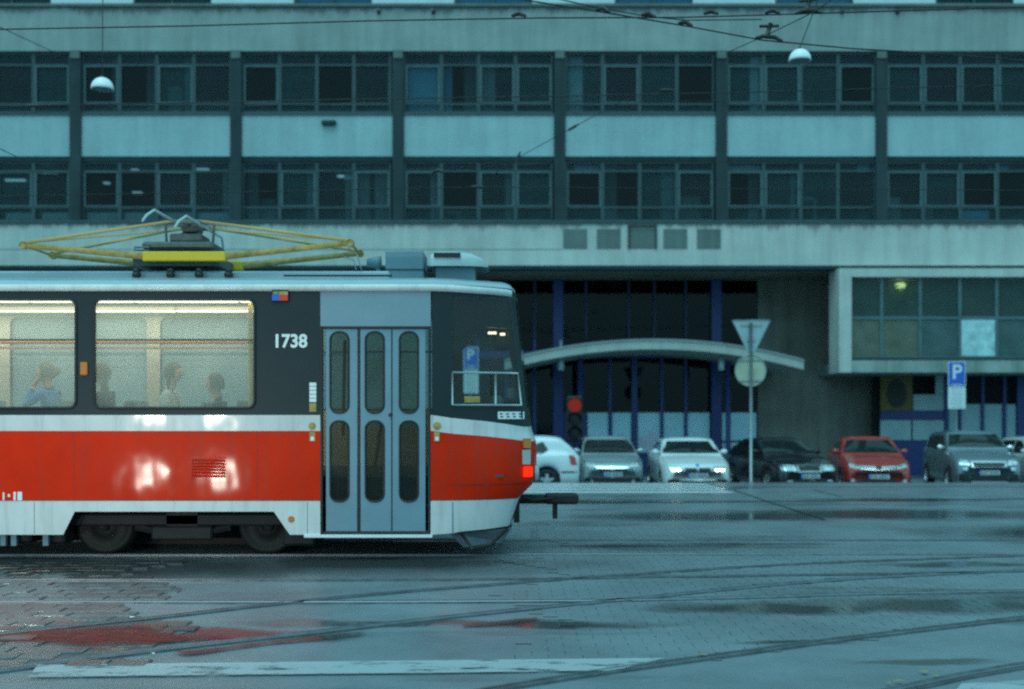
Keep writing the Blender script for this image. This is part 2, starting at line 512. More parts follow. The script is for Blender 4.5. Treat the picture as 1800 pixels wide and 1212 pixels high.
M['win_top'] = glass('bluish_office_glass', (0.6, 0.7, 0.74), fog=0.22, fog_col=(0.08, 0.22, 0.28), refl=0.6)  # upper panes carry a larger bluish diffuse share
M['tube'] = emit('fluorescent_tube', (0.40, 0.80, 1.0), 0.32)
M['blue'] = pm('blue_paint', (0.022, 0.045, 0.19), rough=0.45, var=0.15)
M['shade_blue'] = pm('shaded_blue_paint', (0.014, 0.022, 0.08), rough=0.5, var=0.15)  # darker copy of the blue: shade at the recess top painted in
M['hall_glass'] = glass('entrance_glass', (0.35, 0.36, 0.38), fog=0.0, refl=0.42)
M['poster'] = pm('frosted_film', (0.54, 0.82, 0.95), rough=0.45, var=0.10, scale=1.5)
M['poster_pink'] = pm('pink_film', (0.62, 0.62, 0.76), rough=0.45, var=0.12, scale=2)
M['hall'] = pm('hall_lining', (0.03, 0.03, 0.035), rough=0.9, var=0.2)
M['yellow_sign'] = pm('mustard_board', (0.17, 0.12, 0.03), rough=0.6, var=0.25)
M['black'] = pm('black_paint', (0.012, 0.012, 0.013), rough=0.5, var=0.2)
M['box_glass'] = glass('bay_glass', (0.5, 0.66, 0.64), fog=0.26, fog_col=(0.16, 0.30, 0.30), refl=0.7)
M['box_green'] = glass('fogged_bay_glass', (0.4, 0.5, 0.35), fog=0.72, fog_col=(0.36, 0.42, 0.33), refl=0.6)
M['box_teal'] = glass('teal_bay_glass', (0.4, 0.5, 0.5), fog=0.65, fog_col=(0.24, 0.38, 0.39), refl=0.6)
M['galv'] = pm('galvanised_steel', (0.30, 0.34, 0.35), rough=0.45, metal=0.6, var=0.15)
M['sign_back'] = pm('sign_back', (0.36, 0.46, 0.48), rough=0.5, metal=0.3, var=0.12)
M['sign_back_old'] = pm('weathered_sign_back', (0.46, 0.48, 0.36), rough=0.6, var=0.2)
M['sign_blue'] = pm('sign_blue', (0.025, 0.12, 0.55), rough=0.4, var=0.05)
M['sign_white'] = pm('sign_white', (0.72, 0.78, 0.8), rough=0.4, var=0.05)
M['ink'] = pm('sign_ink', (0.05, 0.07, 0.09), rough=0.5, var=0)
M['wire'] = pm('wire', (0.02, 0.022, 0.024), rough=0.5, metal=0.3, var=0)
M['insul'] = pm('insulator', (0.016, 0.016, 0.016), rough=0.4, var=0.1)
M['opal'] = pm('opal_shade', (0.85, 0.88, 0.88), rough=0.35, var=0.04)
M['leaf'] = pm('dead_leaf', (0.30, 0.24, 0.12), rough=0.6, var=0.3, scale=20)
# ================================================================== THE GROUND
ys = [-120, -20, 0, 5, 10, 15, 20, 25, 27.7, 28.1, 28.5, 29.0, 29.4, 30, 34, 40, 60, 120, 500]
def gz(y): return -0.42 * min(1, max(0, (y - 28.0) / 1.3)) ** 1.0
mb = MB()
xs = [-400, -100, -40, -20, -10, -5, 0, 5, 10, 20, 40, 100, 400]
mb.grid([[(x, y, gz(y)) for x in xs] for y in ys])
ground = mb.build('road', M['road'], kind='structure')

# rails: paths measured on the ground plane
def path(pts, n=60):
    g = [GP(*p) for p in pts]
    t = np.arange(len(g)); tt = np.linspace(0, len(g)-1, n)
    X = np.interp(tt, t, [q[0] for q in g]); Y = np.interp(tt, t, [q[1] for q in g])
    for _ in range(6):
        X[1:-1] = (X[:-2] + 2*X[1:-1] + X[2:]) / 4; Y[1:-1] = (Y[:-2] + 2*Y[1:-1] + Y[2:]) / 4
    # extend beyond the frame
    a = np.array([X[0]-X[3], Y[0]-Y[3]]); a /= np.linalg.norm(a)
    b = np.array([X[-1]-X[-4], Y[-1]-Y[-4]]); b /= np.linalg.norm(b)
    P = [(X[0]+a[0]*8, Y[0]+a[1]*8)] + list(zip(X, Y)) + [(X[-1]+b[0]*8, Y[-1]+b[1]*8)]
    return [(float(p[0]), float(p[1])) for p in P]
def strip(pts, prof):
    rows = []
    for i, p in enumerate(pts):
        a = pts[max(i-1, 0)]; b = pts[min(i+1, len(pts)-1)]
        t = Vector((b[0]-a[0], b[1]-a[1], 0)).normalized(); n = Vector((-t.y, t.x, 0))
        rows.append([(p[0]+n.x*o, p[1]+n.y*o, z) for o, z in prof])
    return rows
RAILS = []
def track(label, paths):
    root = thing('tram_track', label, 'tram track', (paths[0][1][0], paths[0][1][1], 0))
    for k, p in enumerate(paths):
        s = 1 if k == 0 else -1        # groove lies on the inner side
        RAILS.append(p)
        m = MB()
        m.grid(strip(p, [(0.034*s, 0.0), (0.034*s, 0.016), (-0.02*s, 0.016), (-0.028*s, 0.005)]))
        m.grid(strip(p, [(-0.062*s, 0.005), (-0.064*s, 0.014), (-0.085*s, 0.014), (-0.085*s, 0.0)]))
        r = m.build('rail', M['rail'], root)
        MB().grid(strip(p, [(-0.027*s, 0.0065), (-0.063*s, 0.0065)])).build('groove', M['groove'], r)
    return root
def straight(y0, y1, x0=-30, x1=40): return [(x0 + (x1-x0)*i/40.0, y0 + (y1-y0)*i/40.0) for i in range(41)]
track('straight steel track that the red and white tram stands on', [straight(13.33, 13.33), straight(14.77, 14.77)])
track('straight steel track running just in front of the tram', [path([(0,1059),(600,1060),(940,1058),(1100,1057),(1300,1052),(1500,1046),(1800,1040)]),
                                                       path([(0,1023),(600,1022),(940,1020),(1300,1015),(1500,1012),(1800,1007)])])
C2 = path([(0,1180),(152,1159),(330,1137),(564,1112),(775,1087),(950,1069),(1125,1053),(1314,1033),(1489,1019),(1664,1010),(1800,1004)])
C1 = path([(0,1118),(155,1101),(303,1086),(389,1075),(600,1052),(775,1037),(950,1024),(1125,1011),(1300,999),(1500,989),(1800,979)])
track('curved track sweeping from the red puddle up across the straight rails', [C2, C1])
C3 = path([(700,1250),(892,1212),(1028,1190),(1100,1180),(1294,1153),(1450,1131),(1606,1112),(1800,1089)])
C4 = path([(1450,1245),(1586,1211),(1683,1190),(1800,1170)])
track('curved track crossing the bottom right corner of the street', [C4, C3])

# seams, joints and dark lines in the asphalt
def seam(label, pts, w, z=0.004):
    p = path(pts, 24)
    p = p[1:-1]
    tag(MB().grid(strip(p, [(-w/2, z), (w/2, z)])).build('road_strip', M['seam'], kind='structure'), label)
seam('dark line running across the street behind the tram', [(900,884),(1100,884),(1300,883),(1500,880),(1850,877)], 0.14)  # plain dark strip laid across the road
seam('thin diagonal joint from the crossing towards the tracks', [(1290,862),(1360,886),(1400,898),(1450,915)], 0.05)
seam('thin dark joint along the edge of the car park', [(1290,857),(1500,856),(1850,856)], 0.10)
seam('short diagonal joint in the asphalt before the dark sedan', [(1430,862),(1480,874)], 0.04)

# painted markings
def sheet(name, label, poly, mat, z):
    m = MB(); m.add([(p[0], p[1], z) for p in poly], [tuple(range(len(poly)))])
    return tag(m.build(name, mat, kind='structure'), label)
a = [GP(*p) for p in ((66,1172),(330,1169),(800,1164),(1170,1160))]; b = [GP(*p) for p in ((1080,1182),(800,1186),(400,1190),(50,1194))]
def water_mat():
    m, nt, out = new_mat('puddle_water')
    N, L = nt.nodes, nt.links
    b = N.new('ShaderNodeBsdfPrincipled'); b.inputs['Base Color'].default_value = (0.05, 0.048, 0.045, 1)
    b.inputs['Roughness'].default_value = 0.13; b.inputs['Specular IOR Level'].default_value = 0.22
    at = N.new('ShaderNodeAttribute'); at.attribute_name = 'depth'
    ge = N.new('ShaderNodeNewGeometry')
    mp = N.new('ShaderNodeMapping'); mp.inputs['Scale'].default_value = (1, 2.2, 1); L.new(ge.outputs['Position'], mp.inputs[0])
    nz = N.new('ShaderNodeTexNoise'); nz.inputs['Scale'].default_value = 5; nz.inputs['Detail'].default_value = 8; nz.inputs['Roughness'].default_value = 0.7
    L.new(mp.outputs[0], nz.inputs['Vector'])
    ad = N.new('ShaderNodeMath'); ad.operation = 'ADD'; L.new(at.outputs['Fac'], ad.inputs[0]); L.new(nz.outputs[0], ad.inputs[1])
    mr = N.new('ShaderNodeMapRange'); mr.inputs[1].default_value = 0.55; mr.inputs[2].default_value = 1.12; mr.inputs[4].default_value = 0.92
    L.new(ad.outputs[0], mr.inputs[0])
    tr = N.new('ShaderNodeBsdfTransparent'); mx = N.new('ShaderNodeMixShader')
    L.new(mr.outputs[0], mx.inputs[0]); L.new(tr.outputs[0], mx.inputs[1]); L.new(b.outputs[0], mx.inputs[2]); L.new(mx.outputs[0], out.inputs[0])
    return m
M['water'] = water_mat()
def puddle(label, pts, z):
    """a thin film of water: shallow (depth 0) at its rim, full towards its middle"""
    g = [GP(*p) for p in pts]; ring = []
    for i in range(len(g)):
        a, b = g[i], g[(i+1) % len(g)]
        for k in range(10):
            u = k/10.0; ring.append((a[0]+(b[0]-a[0])*u, a[1]+(b[1]-a[1])*u))
    n = len(ring); half = n // 2
    xs_ = [p[0] for p in ring]; xa, xb = min(xs_), max(xs_)
    mb_ = MB(); depth = []
    def mid(x):
        ys_ = [q[1] for q in ring if abs(q[0]-x) < (xb-xa)*.06] or [q[1] for q in ring]
        return (min(ys_)+max(ys_))/2
    rows_ = []
    for t, dv in ((0, 0), (.35, .3), (.75, .55), (1.0, .6)):
        row = []
        for (x, y) in ring:
            xm = min(max(x, xa+(xb-xa)*.08), xb-(xb-xa)*.08)
            row.append((x+(xm-x)*t, y+(mid(xm)-y)*t, z)); depth.append(dv)
        rows_.append(row)
    mb_.grid(rows_, closed=True)
    o = mb_.build('puddle', M['water'], kind='structure')
    at = o.data.attributes.new('depth', 'FLOAT', 'POINT'); at.data.foreach_set('value', depth)
    tag(o, label)
puddle('puddle mirroring the red tram side between two curved rails', [(-60,1126),(60,1113),(150,1101),(262,1095),(275,1110),(330,1118),(420,1122),(330,1131),(210,1146),(130,1150),(88,1138),(-60,1134)], 0.018)
puddle('narrow puddle along the near side of the curved rail', [(300,1150),(420,1136),(560,1121),(640,1113),(650,1119),(560,1130),(470,1137),(390,1148),(330,1158)], 0.018)
puddle('narrow puddle mirroring the tail light', [(810,1100),(860,1096),(905,1090),(945,1087),(950,1094),(890,1101),(850,1105),(812,1107)], 0.014)
sheet('road_line', 'long worn white line painted across the foreground', a + b, M['line'], 0.0125)
sheet('road_line', 'pale worn marking in the bottom right corner', [GP(1690,1203), GP(1830,1196), GP(1830,1240), GP(1660,1240)], M['line'], 0.0045)
zroot = None
for k, (d0, w, xe) in enumerate(((24.0, 0.42, 1293), (24.9, 0.42, 1280), (25.8, 0.42, 1266), (26.7, 0.42, 1252))):
    e = PX(xe, d0)
    sheet('crossing_stripe', ['nearest', 'second nearest', 'third nearest', 'farthest'][k] + ' white stripe of the zebra crossing', [(-2.6, d0), (e, d0), (e - 0.1, d0 + w), (-2.6, d0 + w)], M['zebra'], 0.005)

# stone setts at the left, each one a stone
def near_rail(x, y, m=0.10):
    for p in RAILS:
        P = np.array(p)
        if np.min(np.hypot(P[:, 0]-x, P[:, 1]-y)) < m + 0.0: return True
    return False
dense = []
for p in RAILS:
    q = []
    for i in range(len(p)-1):
        n = max(1, int(math.hypot(p[i+1][0]-p[i][0], p[i+1][1]-p[i][1]) / 0.06))
        if math.hypot(p[i][0], p[i][1]-9) > 14: continue
        for k in range(n): q.append((p[i][0]+(p[i+1][0]-p[i][0])*k/n, p[i][1]+(p[i+1][1]-p[i][1])*k/n))
    dense += q
dense = np.array(dense)
def rail_dist(x, y): return float(np.min(np.hypot(dense[:, 0]-x, dense[:, 1]-y)))
setts = tag(MB().grid([[(-7.0, 7.3+.18*k, 0.003), (PX(275 - (.18*k)*4 + 50*math.sin((7.3+.18*k)*3.1) + 12*math.sin(k*2.1), 7.3+.18*k), 7.3+.18*k, 0.003)] for k in range(31)]).build('sett_paving', M['bed'], kind='structure'), 'dark bed of the stone setts between the rails at the left')
protos = []
rs = random.Random(3)
for k in range(6):
    m = MB(); w, l = 0.131, 0.098
    j = lambda: rs.uniform(-0.012, 0.012)
    base = [(-w+j(), -l+j()), (w+j(), -l+j()), (w+j(), l+j()), (-w+j(), l+j())]
    vs = [(x, y, 0.0) for x, y in base] + [(x*0.975, y*0.97, 0.009) for x, y in base] + [(x*0.88, y*0.85, 0.014+rs.uniform(-.002, .002)) for x, y in base]
    fs = [(8, 9, 10, 11)]
    for l_ in (0, 4):
        for i in range(4): fs.append((l_+i, l_+(i+1) % 4, l_+4+(i+1) % 4, l_+4+i))
    m.add(vs, fs)
    me = bpy.data.meshes.new('sett'); me.from_pydata(m.v, [], m.f); me.update(); me.materials.append(M['sett'])
    protos.append(me)
cands = []
row = 0; y = 7.45
while y < 12.7:
    x = -6.6 + (row % 2) * 0.135
    while x < -2.35:
        edge = PX(285 - (y-7.4)*4 + 50*math.sin(y*3.1), y)
        if x < edge and rail_dist(x, y) > 0.15 and x > PX(-70, y):
            cands.append((x + rs.uniform(-.012, .012), y + rs.uniform(-.008, .008)))
        x += 0.272
    y += 0.205; row += 1
cands.sort(key=lambda c: c[1])
for (x, y) in cands[:300]:
    o = link_mesh('sett', rs.choice(protos), setts, (x, y, 0.002 + rs.uniform(-0.004, 0.003)))
    o.rotation_euler = (rs.uniform(-.015, .015), rs.uniform(-.015, .015), rs.uniform(-.05, .05))
print('setts', len(cands))

# small concrete pavers over the crossing: far too many to count
m = MB(); row = 0; y = 7.5
C3a = np.array(C3)
while y < 16.5:
    x = -3.2 + (row % 2) * 0.115
    while x < 9.5:
        ok = x > PX(930 + 60*math.sin(y*2.3), y) and x < PX(1900, y)
        if ok and y < 10.5:
            yc = np.interp(x, C3a[:, 0], C3a[:, 1])
            if y < yc - 0.02 and x > -1.5: ok = False
        if ok and y > 12.9 and x < 0.3: ok = False
        if ok and rail_dist(x, y) > 0.05:
            gx, gy = 0.1128, 0.068
            h = 0.0045
            m.add([(x-gx, y-gy, .002), (x+gx, y-gy, .002), (x+gx, y+gy, .002), (x-gx, y+gy, .002),
                   (x-gx+.005, y-gy, h), (x+gx-.005, y-gy, h), (x+gx-.005, y+gy, h), (x-gx+.005, y+gy, h)],
                  [(4, 5, 6, 7), (1, 2, 6, 5), (3, 0, 4, 7)])
        x += 0.23
    y += 0.136; row += 1
tag(m.build('concrete_pavers', M['paver'], kind='stuff'), 'small damp concrete pavers covering the tramway', 'paving')

# ================================================================== THE OFFICE BUILDING
D = 36.5
bld = thing('office_building', 'long grey concrete office block with window rows above a dark recessed entrance', 'building', (0, D, -0.42))
def bx(px): return PX(px, D)
def bz(py): return PZ(py, D)
X0, X1 = bx(-720), bx(2420)
YB = 52.0
MB().box(X0, X1, D, D+0.5, bz(90), bz(13)).build('upper_band', M['conc'], bld)
MB().box(X0, X1, D-0.10, D+0.5, bz(13)+0.002, bz(8)).build('upper_ledge', M['panel_dark'], bld)
MB().box(X0, X1, D, D+5.5, bz(467), bz(393)).build('lower_band', M['conc_low'], bld)
MB().box(X0, X1, D-0.06, D+0.3, bz(393)+0.003, bz(388)).build('sill_ledge', M['frame'], bld)
MB().box(X0, X1, D+0.03, D+0.6, bz(473), bz(467)-0.002).build('drip_edge', M['column'], bld)
# upper storeys out of frame, roof and the body of the block
MB().box(X0, X1, D+0.15, D+0.5, bz(-170), bz(-90)).build('top_band', M['conc'], bld)
MB().box(X0, X1, D+0.05, YB, bz(-176), bz(-170)-0.002).build('roof', M['panel_dark'], bld)
MB().box(X0, X1, YB, YB+0.3, -0.42, bz(-170)).build('rear_wall', M['recess'], bld)
for k, x in enumerate((X0, X1)):
    MB().box(x-0.15, x+0.15, D+0.51, YB, -0.42, bz(-170)).build('end_wall', M['conc'], bld)

cols = [-718, -433, -150, 133, 415, 700, 984, 1268, 1549, 1832, 2116, 2398]
for c in cols:
    MB().box(bx(c)-0.18, bx(c)+0.18, D-0.05, D+0.4, bz(388), bz(90)-0.003).build('column', M['column'], bld)
    MB().box(bx(c)-0.15, bx(c)+0.15, D-0.09, D-0.051, bz(104), bz(92)).build('column_cap', M['panel_dark'], bld)
for i in range(len(cols)-1):
    xa, xb = bx(cols[i])+0.185, bx(cols[i+1])-0.185
    MB().box(xa, xb, D+0.02, D+0.4, bz(275), bz(203)).build('spandrel_panel', M['spandrel'], bld)
    MB().box(xa, xb, D+0.06, D+0.35, bz(283), bz(275)-0.002).build('dark_strip', M['column'], bld)  # dark strip between the spandrel and the lower windows
    MB().box(xa, xb, D-0.02, D+0.35, bz(203)+0.002, bz(198)).build('window_ledge', M['frame'], bld)
# window units
def bar_mesh(name, boxes, mat):
    m = MB()
    for b in boxes: m.box(*b)
    me = bpy.data.meshes.new(name); me.from_pydata(m.v, [], m.f); me.update(); me.materials.append(mat)
    return me
def window_kit(W, zt, zb, z1, z2):
    """frame mesh and three panes; local coords from lower left corner, y=0 front"""
    h = zt - zb; a, b = z1 - zb, z2 - zb
    fr = bar_mesh('window', [(0, .055, 0, .09, 0, h), (W-.055, W, 0, .09, 0, h), (.055, W-.055, .01, .09, 0, .05), (.055, W-.055, .01, .09, h-.05, h),
                             (.055, W-.055, .005, .085, a-.03, a+.03), (.055, W-.055, .005, .085, b-.03, b+.03)], M['frame'])
    sl = bar_mesh('casement', [(.058, .10, -.014, .03, a+.033, b-.033), (W-.10, W-.058, -.014, .03, a+.033, b-.033), (.10, W-.10, -.012, .03, a+.033, a+.066), (.10, W-.10, -.012, .03, b-.066, b-.033)], M['frame_light'])
    def pane(z0_, z1_, mt, e=.058):
        me = bpy.data.meshes.new('pane'); me.from_pydata([(e, .05, z0_), (W-e, .05, z0_), (W-e, .05, z1_), (e, .05, z1_)], [], [(0, 1, 2, 3)]); me.update(); me.materials.append(mt); return me
    return fr, sl, [pane(.05, a-.03, M['win_low']), pane(a+.031, b-.031, M['win'], .058), pane(b+.03, h-.05, M['win_top'])]
rows = [(bz(92), bz(197), bz(182), bz(113)), (bz(284), bz(388), bz(364), bz(300))]
rw = random.Random(11)
UW = (bx(cols[4]) - bx(cols[3]) - 0.37) / 4.0
kits = [window_kit(UW - 0.004, zt, zb, z1, z2) for zt, zb, z1, z2 in rows]
mids = []
for kt in kits:
    a = kt[2][1].copy(); a.materials.clear(); a.materials.append(M['win_b']); b = kt[2][1].copy(); b.materials.clear(); b.materials.append(M['win_c']); mids.append((a, b))
def curtain(x0, x1, z0, z1, y, mat, amp=0.03, wl=0.14, name='curtain', parent=None):
    n = max(4, int((x1-x0)/0.03)); m = MB()
    m.grid([[(x0+(x1-x0)*k/n, y+amp*math.sin(k*0.03/wl*6.28 + rw.uniform(-.3, .3)), z) for k in range(n+1)] for z in (z0, z1)])
    return m.build(name, mat, parent or bld, smooth=True)
for i in range(len(cols)-1):
    xa = bx(cols[i])+0.187
    for r, (zt, zb, z1, z2) in enumerate(rows):
        fr, sl, panes = kits[r]
        for k in range(4):
            w = link_mesh('window', fr, bld, Vector((xa+UW*k, D+0.10+rw.uniform(-.004, .004), zb)) - wloc(bld))
            if rw.random() < .62: link_mesh('casement', sl, w)
            var = rw.choices((0, 1, 2), (5, 4, 3))[0]
            for pi, pmsh in enumerate(panes):
                q = link_mesh('pane', pmsh if pi != 1 or var == 0 else mids[r][var-1], w)
                q.rotation_euler = (rw.uniform(-.004, .004), 0, rw.uniform(-.006, .006))
# rooms behind the windows
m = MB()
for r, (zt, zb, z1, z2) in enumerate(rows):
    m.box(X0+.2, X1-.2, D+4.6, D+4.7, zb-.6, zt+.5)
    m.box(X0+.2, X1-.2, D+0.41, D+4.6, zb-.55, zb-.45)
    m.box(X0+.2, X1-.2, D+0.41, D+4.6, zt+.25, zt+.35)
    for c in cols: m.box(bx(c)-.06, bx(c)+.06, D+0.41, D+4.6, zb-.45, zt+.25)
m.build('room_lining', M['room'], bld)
# curtains, blinds and lit tubes seen through the panes
def cw(px0, px1, row, mat, lo=None, hi=None, amp=0.03, name='curtain'):
    zt, zb, z1, z2 = rows[row]
    return curtain(bx(px0), bx(px1), zb+.05 if lo is None else bz(lo), zt-.04 if hi is None else bz(hi), D+0.34, mat, amp=amp, name=name)
cw(714, 776, 0, M['blind'], hi=113, amp=.004, name='roller_blind'); cw(778, 794, 0, M['blind'], hi=113)
cw(1000, 1026, 0, M['curtain'], amp=.05); cw(680, 690, 0, M['curtain'], amp=.05); cw(1322, 1342, 0, M['curtain'], amp=.05)
cw(1282, 1340, 1, M['curtain'], lo=299, amp=.003, name='roller_blind'); cw(1512, 1534, 1, M['curtain'], lo=298, amp=.003, name='paper_sheet')
cw(1010, 1056, 1, M['curtain'], lo=298, amp=.003, name='roller_blind'); cw(1746, 1780, 1, M['blind'], lo=297, amp=.004, name='roller_blind')
cw(1692, 1746, 1, M['blind'], hi=367, amp=.004, name='film'); cw(602, 620, 1, M['curtain'], lo=312, hi=303, amp=.003, name='paper_sheet')
for a, b in ((2, 56), (66, 122), (146, 205), (212, 270), (277, 336), (342, 402)):
    cw(a, b, 1, M['curtain'], hi=371, lo=386, amp=.02)
m_t = M['tube']
for (px, py, w_) in ((25, 316, 34), (84, 302, 30), (150, 324, 12), (186, 321, 10), (240, 338, 16), (236, 298, 12), (352, 297, 28), (600, 309, 14)):
    d = D + 1.6
    MB().box(PX(px-w_/2, d), PX(px+w_/2, d), d, d+.18, PZ(py+1.6, d), PZ(py-1.0, d)).build('tube_light', m_t, bld)
for k in range(26):
    i = rw.randrange(3, 10); j = rw.randrange(4); r = rw.randrange(2); xa = bx(cols[i])+.187+UW*j
    sd = rw.random() < .5; wd = rw.uniform(.18, .5)
    zt, zb, z1, z2 = rows[r]
    curtain(xa+.08 if sd else xa+UW-.08-wd, xa+.08+wd if sd else xa+UW-.08, zb+.05, zt-.05, D+.42, M['drape'], amp=.04)
for k in range(14):
    i = rw.randrange(3, 10); j = rw.randrange(4); r = rw.randrange(2); xa = bx(cols[i])+.187+UW*j
    zt, zb, z1, z2 = rows[r]
    h_ = rw.uniform(.3, 1.1)
    MB().cbox(xa+.15, xa+.15+rw.uniform(.3, .8), D+.8, D+1.1, zb-.4, zb+h_, .02).build('cabinet', M['drape'] if k % 2 else M['room'], bld)
# storey above, only its foot in view
for i in range(-3, 9):
    a = 133 + 283*i + 100
    MB().box(bx(a-146), bx(a-1), D+0.12, D+0.3, bz(8)+.003, bz(-90)).build('cladding_panel', M['white_panel'], bld)
    w = MB(); w.box(bx(a), bx(a)+.05, D+.14, D+.24, bz(8)+.003, bz(-90)); w.box(bx(a+135), bx(a+136), D+.14, D+.24, bz(8)+.003, bz(-90)); w.box(bx(a+66), bx(a+69), D+.14, D+.24, bz(8)+.003, bz(-90))
    wo = w.build('window', M['frame'], bld)
    for s in (0, 1):
        MB().quad((bx(a)+.05 if s == 0 else bx(a+69), D+.2, bz(8)), (bx(a+66) if s == 0 else bx(a+135), D+.2, bz(8)), (bx(a+66) if s == 0 else bx(a+135), D+.2, bz(-90)), (bx(a)+.05 if s == 0 else bx(a+69), D+.2, bz(-90))).build('pane', M['win_top'], wo)
    if i in (1, 2, 3, 4): MB().quad((bx(a), D+.3, bz(8)), (bx(a+136), D+.3, bz(8)), (bx(a+136), D+.3, bz(-90)), (bx(a), D+.3, bz(-90))).build('roller_blind', M['blind'], wo)
MB().box(X0, X1, D+3, D+3.1, bz(8), bz(-90)).build('room_lining', M['room'], bld)
# five inset square panels, rain grooves, vent
for k, (a, b) in enumerate(((990, 1032), (1049, 1091), (1108, 1150), (1166, 1208), (1225, 1267))):
    MB().box(bx(a), bx(b), D-.012, D+.02, bz(438), bz(403)).build('inset_panel', M['panel_dark'], bld)
m = MB(); a, b, z0, z1 = bx(1107), bx(1151), bz(438), bz(400)
m.box(a-.06, a, D-.07, D-.013, z0, z1); m.box(b, b+.06, D-.07, D-.013, z0, z1); m.box(a-.06, b+.06, D-.07, D-.013, z1+.002, z1+.06)
m.build('panel_frame', M['column'], bld)
MB().box(X0, bx(988), D-.004, D+.01, bz(439.5), bz(438.3)).build('joint_line', M['panel_dark'], bld)
MB().cbox(bx(566), bx(591), D-.12, D+.03, bz(221), bz(213), .02).build('wall_vent', M['column'], bld)
for px in (666, 762, 1480, 1577):
    MB().lathe([(0, -.12), (.05, -.12), (.07, -.03), (.07, 0)], (bx(px), D, bz(22)), 10, 'y').build('wall_anchor', M['column'], bld, smooth=True)

# recess under the building
DR = 40.2
def rx(px): return PX(px, DR)
def rz(py): return PZ(py, DR)
GZ = -0.42
ztop = bz(467)
MB().box(rx(1332), bx(1545)+3.0, DR, DR+.4, GZ, ztop-.003).build('recess_wall', M['recess'], bld)
MB().box(X0, rx(560), DR, DR+.4, GZ, ztop-.003).build('recess_wall', M['recess'], bld)
hall = MB()
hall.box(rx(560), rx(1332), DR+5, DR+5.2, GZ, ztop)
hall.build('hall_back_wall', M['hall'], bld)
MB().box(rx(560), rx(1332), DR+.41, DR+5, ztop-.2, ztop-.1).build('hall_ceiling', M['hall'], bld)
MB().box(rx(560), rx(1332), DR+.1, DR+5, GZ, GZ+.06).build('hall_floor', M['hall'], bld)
MB().box(X0, X1, D+0.61, DR+.4, ztop-.03, ztop-.004).build('soffit', M['recess'], bld)
# glazed entrance screen: posts, rails, panes, film panels
def post(px, w, z0, z1, dy=0.0, name='mullion', mt='blue'):
    MB().cbox(rx(px)-w/2, rx(px)+w/2, DR-.10-dy, DR+.08, z0, z1, .012).build(name, M[mt], bld)
for px in (592, 790, 981, 1258): post(px, .36, GZ, ztop-.04, .08, 'blue_post')
mull = [640, 690, 740, 840, 890, 940, 1030, 1072, 1105, 1116, 1150, 1163, 1205]
for px in (1030, 1105, 1150, 1205, 640, 690, 740, 840, 890, 940): post(px, .10, rz(596), ztop-.04, mt='shade_blue')
for px in (1072, 1115, 1163, 1205, 640, 690, 740, 840, 890, 940): post(px, .12 if px != 1115 else .22, GZ+.9, rz(596)-.02)
MB().box(rx(560), rx(1330), DR-.12, DR+.06, rz(630), rz(618)).build('transom', M['blue'], bld)
MB().box(rx(560), rx(1330), DR-.115, DR+.06, rz(802), rz(797)).build('transom', M['blue'], bld)
MB().box(rx(560), rx(1330), DR-.06, DR+.05, GZ, rz(802)-.003).build('kick_panel', M['blue'], bld)
MB().box(rx(990), rx(1031), DR-.05, DR+.05, rz(797)+.002, rz(725)).build('door_panel', M['blue'], bld)
for a, b in ((592, 790), (790, 981), (981, 1115), (1115, 1258), (1258, 1330)):
    for z0, z1 in ((rz(797)+.01, rz(630)-.01), (rz(618)+.01, ztop-.05)):
        MB().quad((rx(a), DR+.01, z0), (rx(b), DR+.01, z0), (rx(b), DR+.01, z1), (rx(a), DR+.01, z1)).build('pane', M['hall_glass'], bld)
for k, (a, b) in enumerate(((1033, 1069), (1076, 1109), (1121, 1160), (1166, 1202), (1208, 1247), (1269, 1329))):
    pp = MB().box(rx(a), rx(b), DR-.03, DR-.012, rz(796), rz(726)).build('window_film', M['poster'], bld)
    zz = (782, 768, 762, 774, 778, 780)[k]
    n = 8
    m = MB(); pts = [(rx(a)+.01, rz(795))] + [(rx(b)-.01, rz(795))] + [(rx(b)-.01 - (rx(b)-rx(a)-.02)*t/n, rz(zz + 6*math.sin(t*.9+k))) for t in range(n+1)]
    m.prism(pts, DR-.036, DR-.031); m.build('pink_print', M['poster_pink'], pp)
MB().box(rx(1268), rx(1330), DR-.05, DR-.031, rz(778), rz(774.5)).build('film_rail', M['column'], bld)

# arched canopy over the entrance
dc0, dc1 = 35.9, DR - .13
n = 36
cx, half = PX(1150, dc0), PX(1413, dc0) - PX(1150, dc0)
ze, zc = PZ(634, dc0), PZ(598, dc0)
def cz(t): return ze + (zc - ze) * (1 - t*t)
th = 0.29
rows_ = []
m = MB()
top = [(cx + half*(-1 + 2*k/n), cz(-1 + 2*k/n)) for k in range(n+1)]
for d, dz in ((dc0, 0),):
    m.grid([[(x, dc0, z) for x, z in top], [(x, dc1, z) for x, z in top]])
    m.grid([[(x, dc1, z-th) for x, z in top], [(x, dc0, z-th) for x, z in top]])
    m.grid([[(x, dc0, z-th) for x, z in top], [(x, dc0, z) for x, z in top]])
    for e in (0, -1):
        x, z = top[e]
        m.quad((x, dc0, z-th), (x, dc1, z-th), (x, dc1, z), (x, dc0, z))
can = m.build('entrance_canopy', concrete('canopy_concrete', (0.42, 0.45, 0.42), 0.2, seed=4.0), bld)
MB().grid([[(x, dc0-.035, z+.035) for x, z in top], [(x, dc0+.05, z+.035) for x, z in top]]).grid([[(x, dc0-.035, z-.02) for x, z in top], [(x, dc0-.035, z+.035) for x, z in top]]).build('flashing', M['galv'], can)
